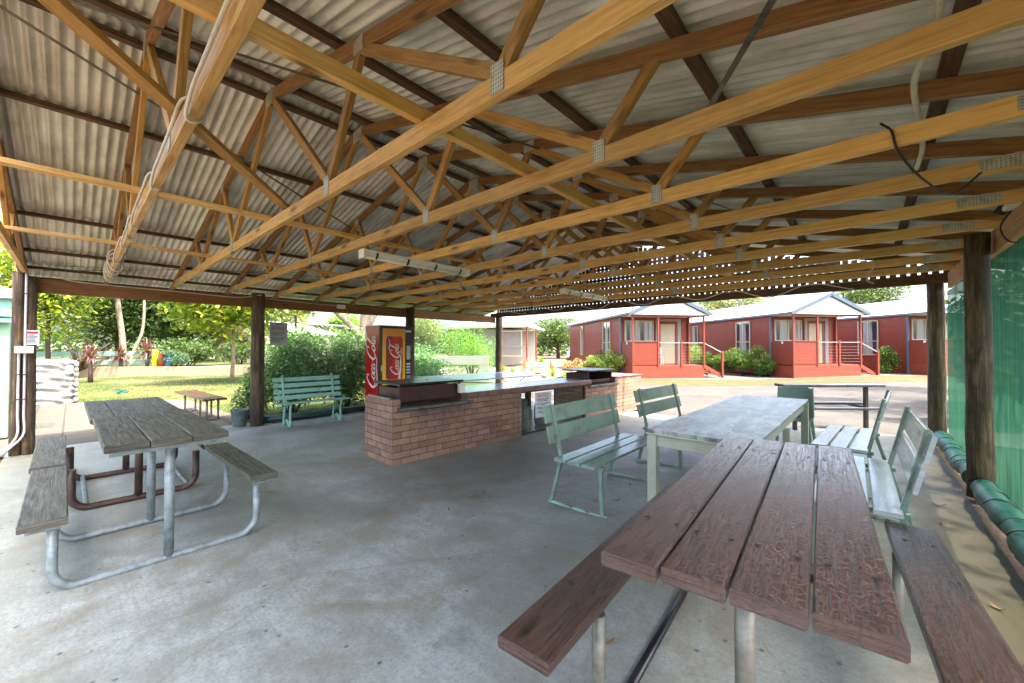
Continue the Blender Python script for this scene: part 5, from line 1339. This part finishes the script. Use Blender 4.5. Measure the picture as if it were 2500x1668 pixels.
for y, h, m, lab in ((3.02, .98, 'yellow', 'tall yellow bollard on the low wall'), (3.28, .80, 'red_bright', 'red bollard between the yellow and the blue one'), (3.56, .66, 'blue_bright', 'short blue bollard on the low wall')):
    tag((lambda mb: mb.build('bollard', M[m], None, (-28.9+.5*(y-3), y, .4)))(MB().lathe([(.0, 0), (.13, 0), (.13, h-.06), (.10, h), (0, h)], 14)), lab, 'bollard', 'coloured bollards on the low wall')
# white covered heap
t = thing('covered_heap', 'crumpled white sheet draped over a rough stone heap at the left', 'heap', (-17.1, -.95, -.03))
rnd = random.Random(77)
def heap(u, v, off=0):
    a = u*6.2832; c, s_ = math.cos(a), math.sin(a); e = .32
    sx = math.copysign(abs(c)**e, c); sy = math.copysign(abs(s_)**e, s_)
    vv = min(v/.72, 1); z = 1.17*vv; k = 1 if v < .72 else (1-(v-.72)/.28)
    k *= 1-.05*vv
    n = .020*math.sin(z*26+3*math.sin(a*2)+2*math.sin(a*5+z*3))+.022*math.sin(z*41+a*5+2*math.sin(a*3))+.03*math.sin(a*9+z*4)+.02*math.sin(z*11+a*13)+off
    zz = z+(.03*math.sin(a*7)+.05*(1-k)*math.sin(a*3+k*9) if v > .6 else 0)
    return ((.75+n)*sx*k, (1.0+n)*sy*k, max(0, zz))
mb = MB(); mb.grid(110, 46, heap); mb.build('white_sheet', M['tarp'], t)
mb = MB()
for k in range(34):
    z = .08+(k % 8)*.14; x = .1+.65*((k*37 % 10)/10); r = rnd.uniform(.06, .1)
    bx = .55-(k//8)*.28
    mb.grid(8, 6, lambda u, v: (bx+r*1.2*math.sin(v*3.14)*math.cos(u*6.283), 1.03+r*.6*math.sin(v*3.14)*math.sin(u*6.283), z+r*math.cos(v*3.14)))
mb.build('stones', M['stone'], t)
# green shed at the left edge
t = thing('green_shed', 'pale green metal shed with white fascia at the left edge', 'shed', (-13.5, -3.2, 0))
mb = MB(); mb.box(-2.6, -2.6, 0, 2.62, 2.48, 2.25, .01); mb.build('wall', M['shed_green'], t)
mb = MB(); mb.quad((-2.8, -2.8, 2.75), (2.80, -2.8, 2.52), (2.80, 2.62, 2.52), (-2.8, 2.62, 2.75)); mb.box(2.72, -2.8, 2.36, 2.80, 2.62, 2.515, .004); mb.build('roof', M['roof_white'], t)
mb = MB(); mb.box(2.64, -2.6, 2.05, 2.71, 2.5, 2.35, .004); mb.bar((2.70, 2.0, 1.98), (2.70, 2.5, 1.98), .05, .06); mb.build('trim', M['shed_trim'], t)
mb = MB(); mb.box(2.625, 1.55, 1.0, 2.66, 1.95, 2.0, .003); mb.build('red_board', M['red_vinyl'], t)
mb = MB(); mb.box(2.625, 2.16, 1.62, 2.635, 2.38, 1.84, .002); mb.build('notice', M['white'], t)
# drain grate, litter
t = tag((lambda m: m.build('drain_grate', M['mesh_wire'], None, (-12.2, -.35, -.024)))((lambda m: [m.bar((-.3, y*.03-.12, 0), (.3, y*.03-.12, 0), .012, .01) for y in range(9)] and m)(MB())), 'dark metal drain grate set in the garden pavers', 'drain')
rnd = random.Random(12)
LEAF = []
for k, (x, y) in enumerate([(-1.95, 3.35), (-1.8, 3.5), (-3.0, 2.9), (-2.6, 3.9), (-.95, 1.75), (-.55, 1.35), (.1, 1.6), (-2.9, 2.35), (-1.9, 4.0), (.42, 4.6), (.5, 3.3), (.45, 5.1), (-3.4, 3.4), (.3, 2.6), (-1.3, 2.6), (-2.2, 5.0)]):
    mb = MB(); L = rnd.uniform(.025, .045); a = rnd.uniform(0, 6.28)
    mb.grid(3, 2, lambda u, v: ((u-.5)*L*2*math.cos(a)-(v-.5)*L*math.sin(a)*(1-abs(u-.5)*1.6), (u-.5)*L*2*math.sin(a)+(v-.5)*L*math.cos(a)*(1-abs(u-.5)*1.6), .003+.02*(u-.5)**2*4*L/.04+.008*abs(v-.5)))
    o = mb.build('dry_leaf', M['leaf_litter'], None, (x, y, gz(x))); tag(o, 'small curled dry brown leaf lying on the concrete floor', 'leaf', 'dry leaves scattered on the concrete')

# ------------------------------------------------------------------ buildings on the left and far side
t = thing('house', 'low pale house with white iron roof behind the yellow green tree', 'house', (-38, 12.5, .2), R(35))
mb = MB(); mb.box(-3.5, -3.5, 0, 3.5, 3.5, 2.5, .01); mb.build('wall', M['beige_wall'], t)
mb = MB()
for s_ in (-1, 1): mb.quad((s_*4, -4, 2.4), (s_*4, 4, 2.4), (0, 4, 3.5), (0, -4, 3.5))
mb.prism([(-3.5, 2.5), (3.5, 2.5), (0, 3.4)], lambda a, b, q: (a, q, b), -3.5, 3.5); mb.build('roof', M['roof_white'], t)
for x in (-1.7, 1.2):
    for ys in ((-3.55,)):
        mb = MB(); mb.box(x, -3.56, 1.0, x+1.1, -3.5, 2.1); f_ = mb.build('window', M['dark_glass'], t)
mb = MB(); mb.box(3.5, -2, 1.0, 3.56, 0, 2.1); mb.build('window', M['dark_glass'], t)
t = thing('long_shed', 'long low shed with a white roof seen above the hedge', 'shed', (-40, 21, 0), R(24))
mb = MB(); mb.box(-2.5, -6, 0, 2.5, 6, 2.45, .01); mb.build('wall', M['brown_boards'], t)
mb = MB(); mb.quad((-3.2, -6.6, 3.72), (3.3, -6.6, 3.5), (3.3, 6.6, 2.55), (-3.2, 6.6, 2.75)); mb.bar((3.3, -6.6, 3.44), (3.3, 6.6, 2.49), .06, .14); mb.build('roof', M['roof_white'], t)
for k in range(5):
    mb = MB(); mb.bar((3.1, -5.6+k*2.8, 0), (3.1, -5.6+k*2.8, 2.45), .1, .1, (1, 0, 0)); mb.build('post', M['white'], t)
t = thing('beige_cabin', 'beige cabin with white hipped roof, red posts and lattice porch', 'cabin', (-24.2, 23.3, 0), R(14))
mb = MB(); mb.box(-3.4, 0, 0, 1.6, 7, 3.1, .01); mb.build('wall', M['beige_wall'], t)
mb = MB(); zb, zt = 3.3, 4.5
A_, B_, C_, D_ = (-3.9, -.6, zb), (4.4, -.6, zb), (2.6, 7, zb), (-3.9, 7, zb); E_, F_ = (-.6, 3.0, zt), (.6, 3.0, zt)
mb.quad(A_, B_, F_, E_); mb.quad(C_, D_, E_, F_); mb.quad(B_, C_, F_, F_); mb.quad(D_, A_, E_, E_); mb.quad(D_, C_, B_, A_)
mb.build('roof', M['roof_white'], t)
mb = MB(); mb.bar((-3.9, -.6, 3.24), (4.6, -.6, 3.24), .06, .2); mb.bar((4.4, -.6, 3.24), (2.6, 7, 3.24), .06, .2); mb.build('fascia', M['cream_frame'], t)
for x, y in ((-3.4, -.3), (1.5, -.3), (4.2, -.3), (3.5, 3), (-3.38, -.05)):
    mb = MB(); mb.bar((x, y, 0), (x, y, 3.2), .1, .1, (1, 0, 0)); mb.build('post', M['red_post'], t)
mb = MB()
k = 0
while k < 24:
    u = k*.16; mb.bar((1.6+min(u, 2.0), -.2, .9+max(0, u-2.0)), (1.6+max(0, u-2.2) if 0 else 1.6+max(0, u-1.9), -.2, .9+min(u, 1.9)), .02, .03); k += 1
for k in range(14): mb.bar((1.6+k*.155, -.23, .9), (1.6+k*.155, -.23, 2.8), .02, .03, (1, 0, 0))
mb.build('lattice', M['grey_trim'], t)
mb = MB(); mb.box(1.56, -.25, 2.8, 3.75, -.17, 2.9); mb.box(1.56, -.25, .8, 3.75, -.17, .9); mb.bar((3.7, -.21, .9), (3.7, -.21, 2.8), .08, .08, (1, 0, 0)); mb.build('lattice_frame', M['cream_frame'], t)
mb = MB(); mb.bar((1.5, -.3, 1.6), (4.4, -.3, 1.6), .05, .05)
for k in range(5): mb.bar((1.5, -.3, .75+.17*k), (4.4, -.3, .75+.17*k), .012, .012)
mb.build('balustrade', M['grey_trim'], t)
mb = MB(); mb.box(-2.4, -.05, 1.1, -1.0, -.004, 2.5); mb.build('window', M['dark_glass'], t)
t = thing('garden_wall', 'short white rendered wall with a gap behind the tinted blind', 'wall', (-13.7, 11.7, 0), R(38))
mb = MB(); mb.box(-1.3, -.1, .75, 1.3, .1, 1.15, .01); mb.box(.9, -.1, .0, 1.3, .1, .745, .01); mb.box(-1.3, -.1, 0, -.95, .1, .745, .01); mb.box(-.945, -.1, 0, .895, .1, .3, .01); mb.build('render', M['beige_wall'], t)
t = thing('small_house', 'small cream house with pale hipped roof behind the parked car', 'house', (-27, 50, 0), R(30))
mb = MB(); mb.box(-4, -3, 0, 4, 3, 3.0, .01); mb.build('wall', M['cream_frame'], t)
mb = MB(); A_, B_, C_, D_ = (-4.6, -3.6, 2.95), (4.6, -3.6, 2.95), (4.6, 3.6, 2.95), (-4.6, 3.6, 2.95); E_, F_ = (-1.5, 0, 4.7), (1.5, 0, 4.7)
mb.quad(A_, B_, F_, E_); mb.quad(C_, D_, E_, F_); mb.quad(B_, C_, F_, F_); mb.quad(D_, A_, E_, E_); mb.build('roof', M['grey_trim'], t)
mb = MB(); mb.box(-2.2, -3.06, 1.1, -1.0, -3.0, 2.3); mb.build('window', M['dark_glass'], t)
# parked car
t = thing('parked_car', 'blue grey car parked beyond the garden, windscreen towards the shelter', 'car', (-24.5, 38.2, 0), R(-62))
prof = [(-2.2, .35), (-2.25, .8), (-2.0, .98), (-1.25, 1.08), (-.55, 1.62), (1.2, 1.66), (1.95, 1.15), (2.2, 1.05), (2.25, .4)]
mb = MB(); mb.prism(prof[:4]+[(1.95, 1.12)]+prof[7:], lambda a, b, q: (a, q, b), -.88, .88); mb.build('body', M['car'], t)
mb = MB(); mb.prism([(-1.25, 1.08), (-.55, 1.62), (1.2, 1.66), (1.95, 1.12)], lambda a, b, q: (a, q*(1-(b-1.08)*.28), b), -.84, .84); mb.build('cabin_shell', M['dark_glass'], t)
mb = MB(); mb.box(-.5, -.68, 1.625, 1.15, .68, 1.69, .02); mb.build('roof', M['car'], t)
mb = MB(); mb.box(-2.27, -.5, .45, -2.23, .5, .6); mb.build('grille', M['tyre'], t)
for s_ in (-1, 1):
    mb = MB(); mb.box(-2.26, s_*.68-.14, .68, -2.18, s_*.68+.14, .84, .02); mb.build('headlight', M['white'], t)
    for x in (-1.4, 1.4):
        mb = MB(); mb.tube([(x, s_*.68, .34), (x, s_*.90, .34)], .34, 18); wh = mb.build('wheel', M['tyre'], t)
        mb = MB(); mb.tube([(x, s_*.895, .34), (x, s_*.91, .34)], .2, 12); mb.build('rim', M['galv'], wh)
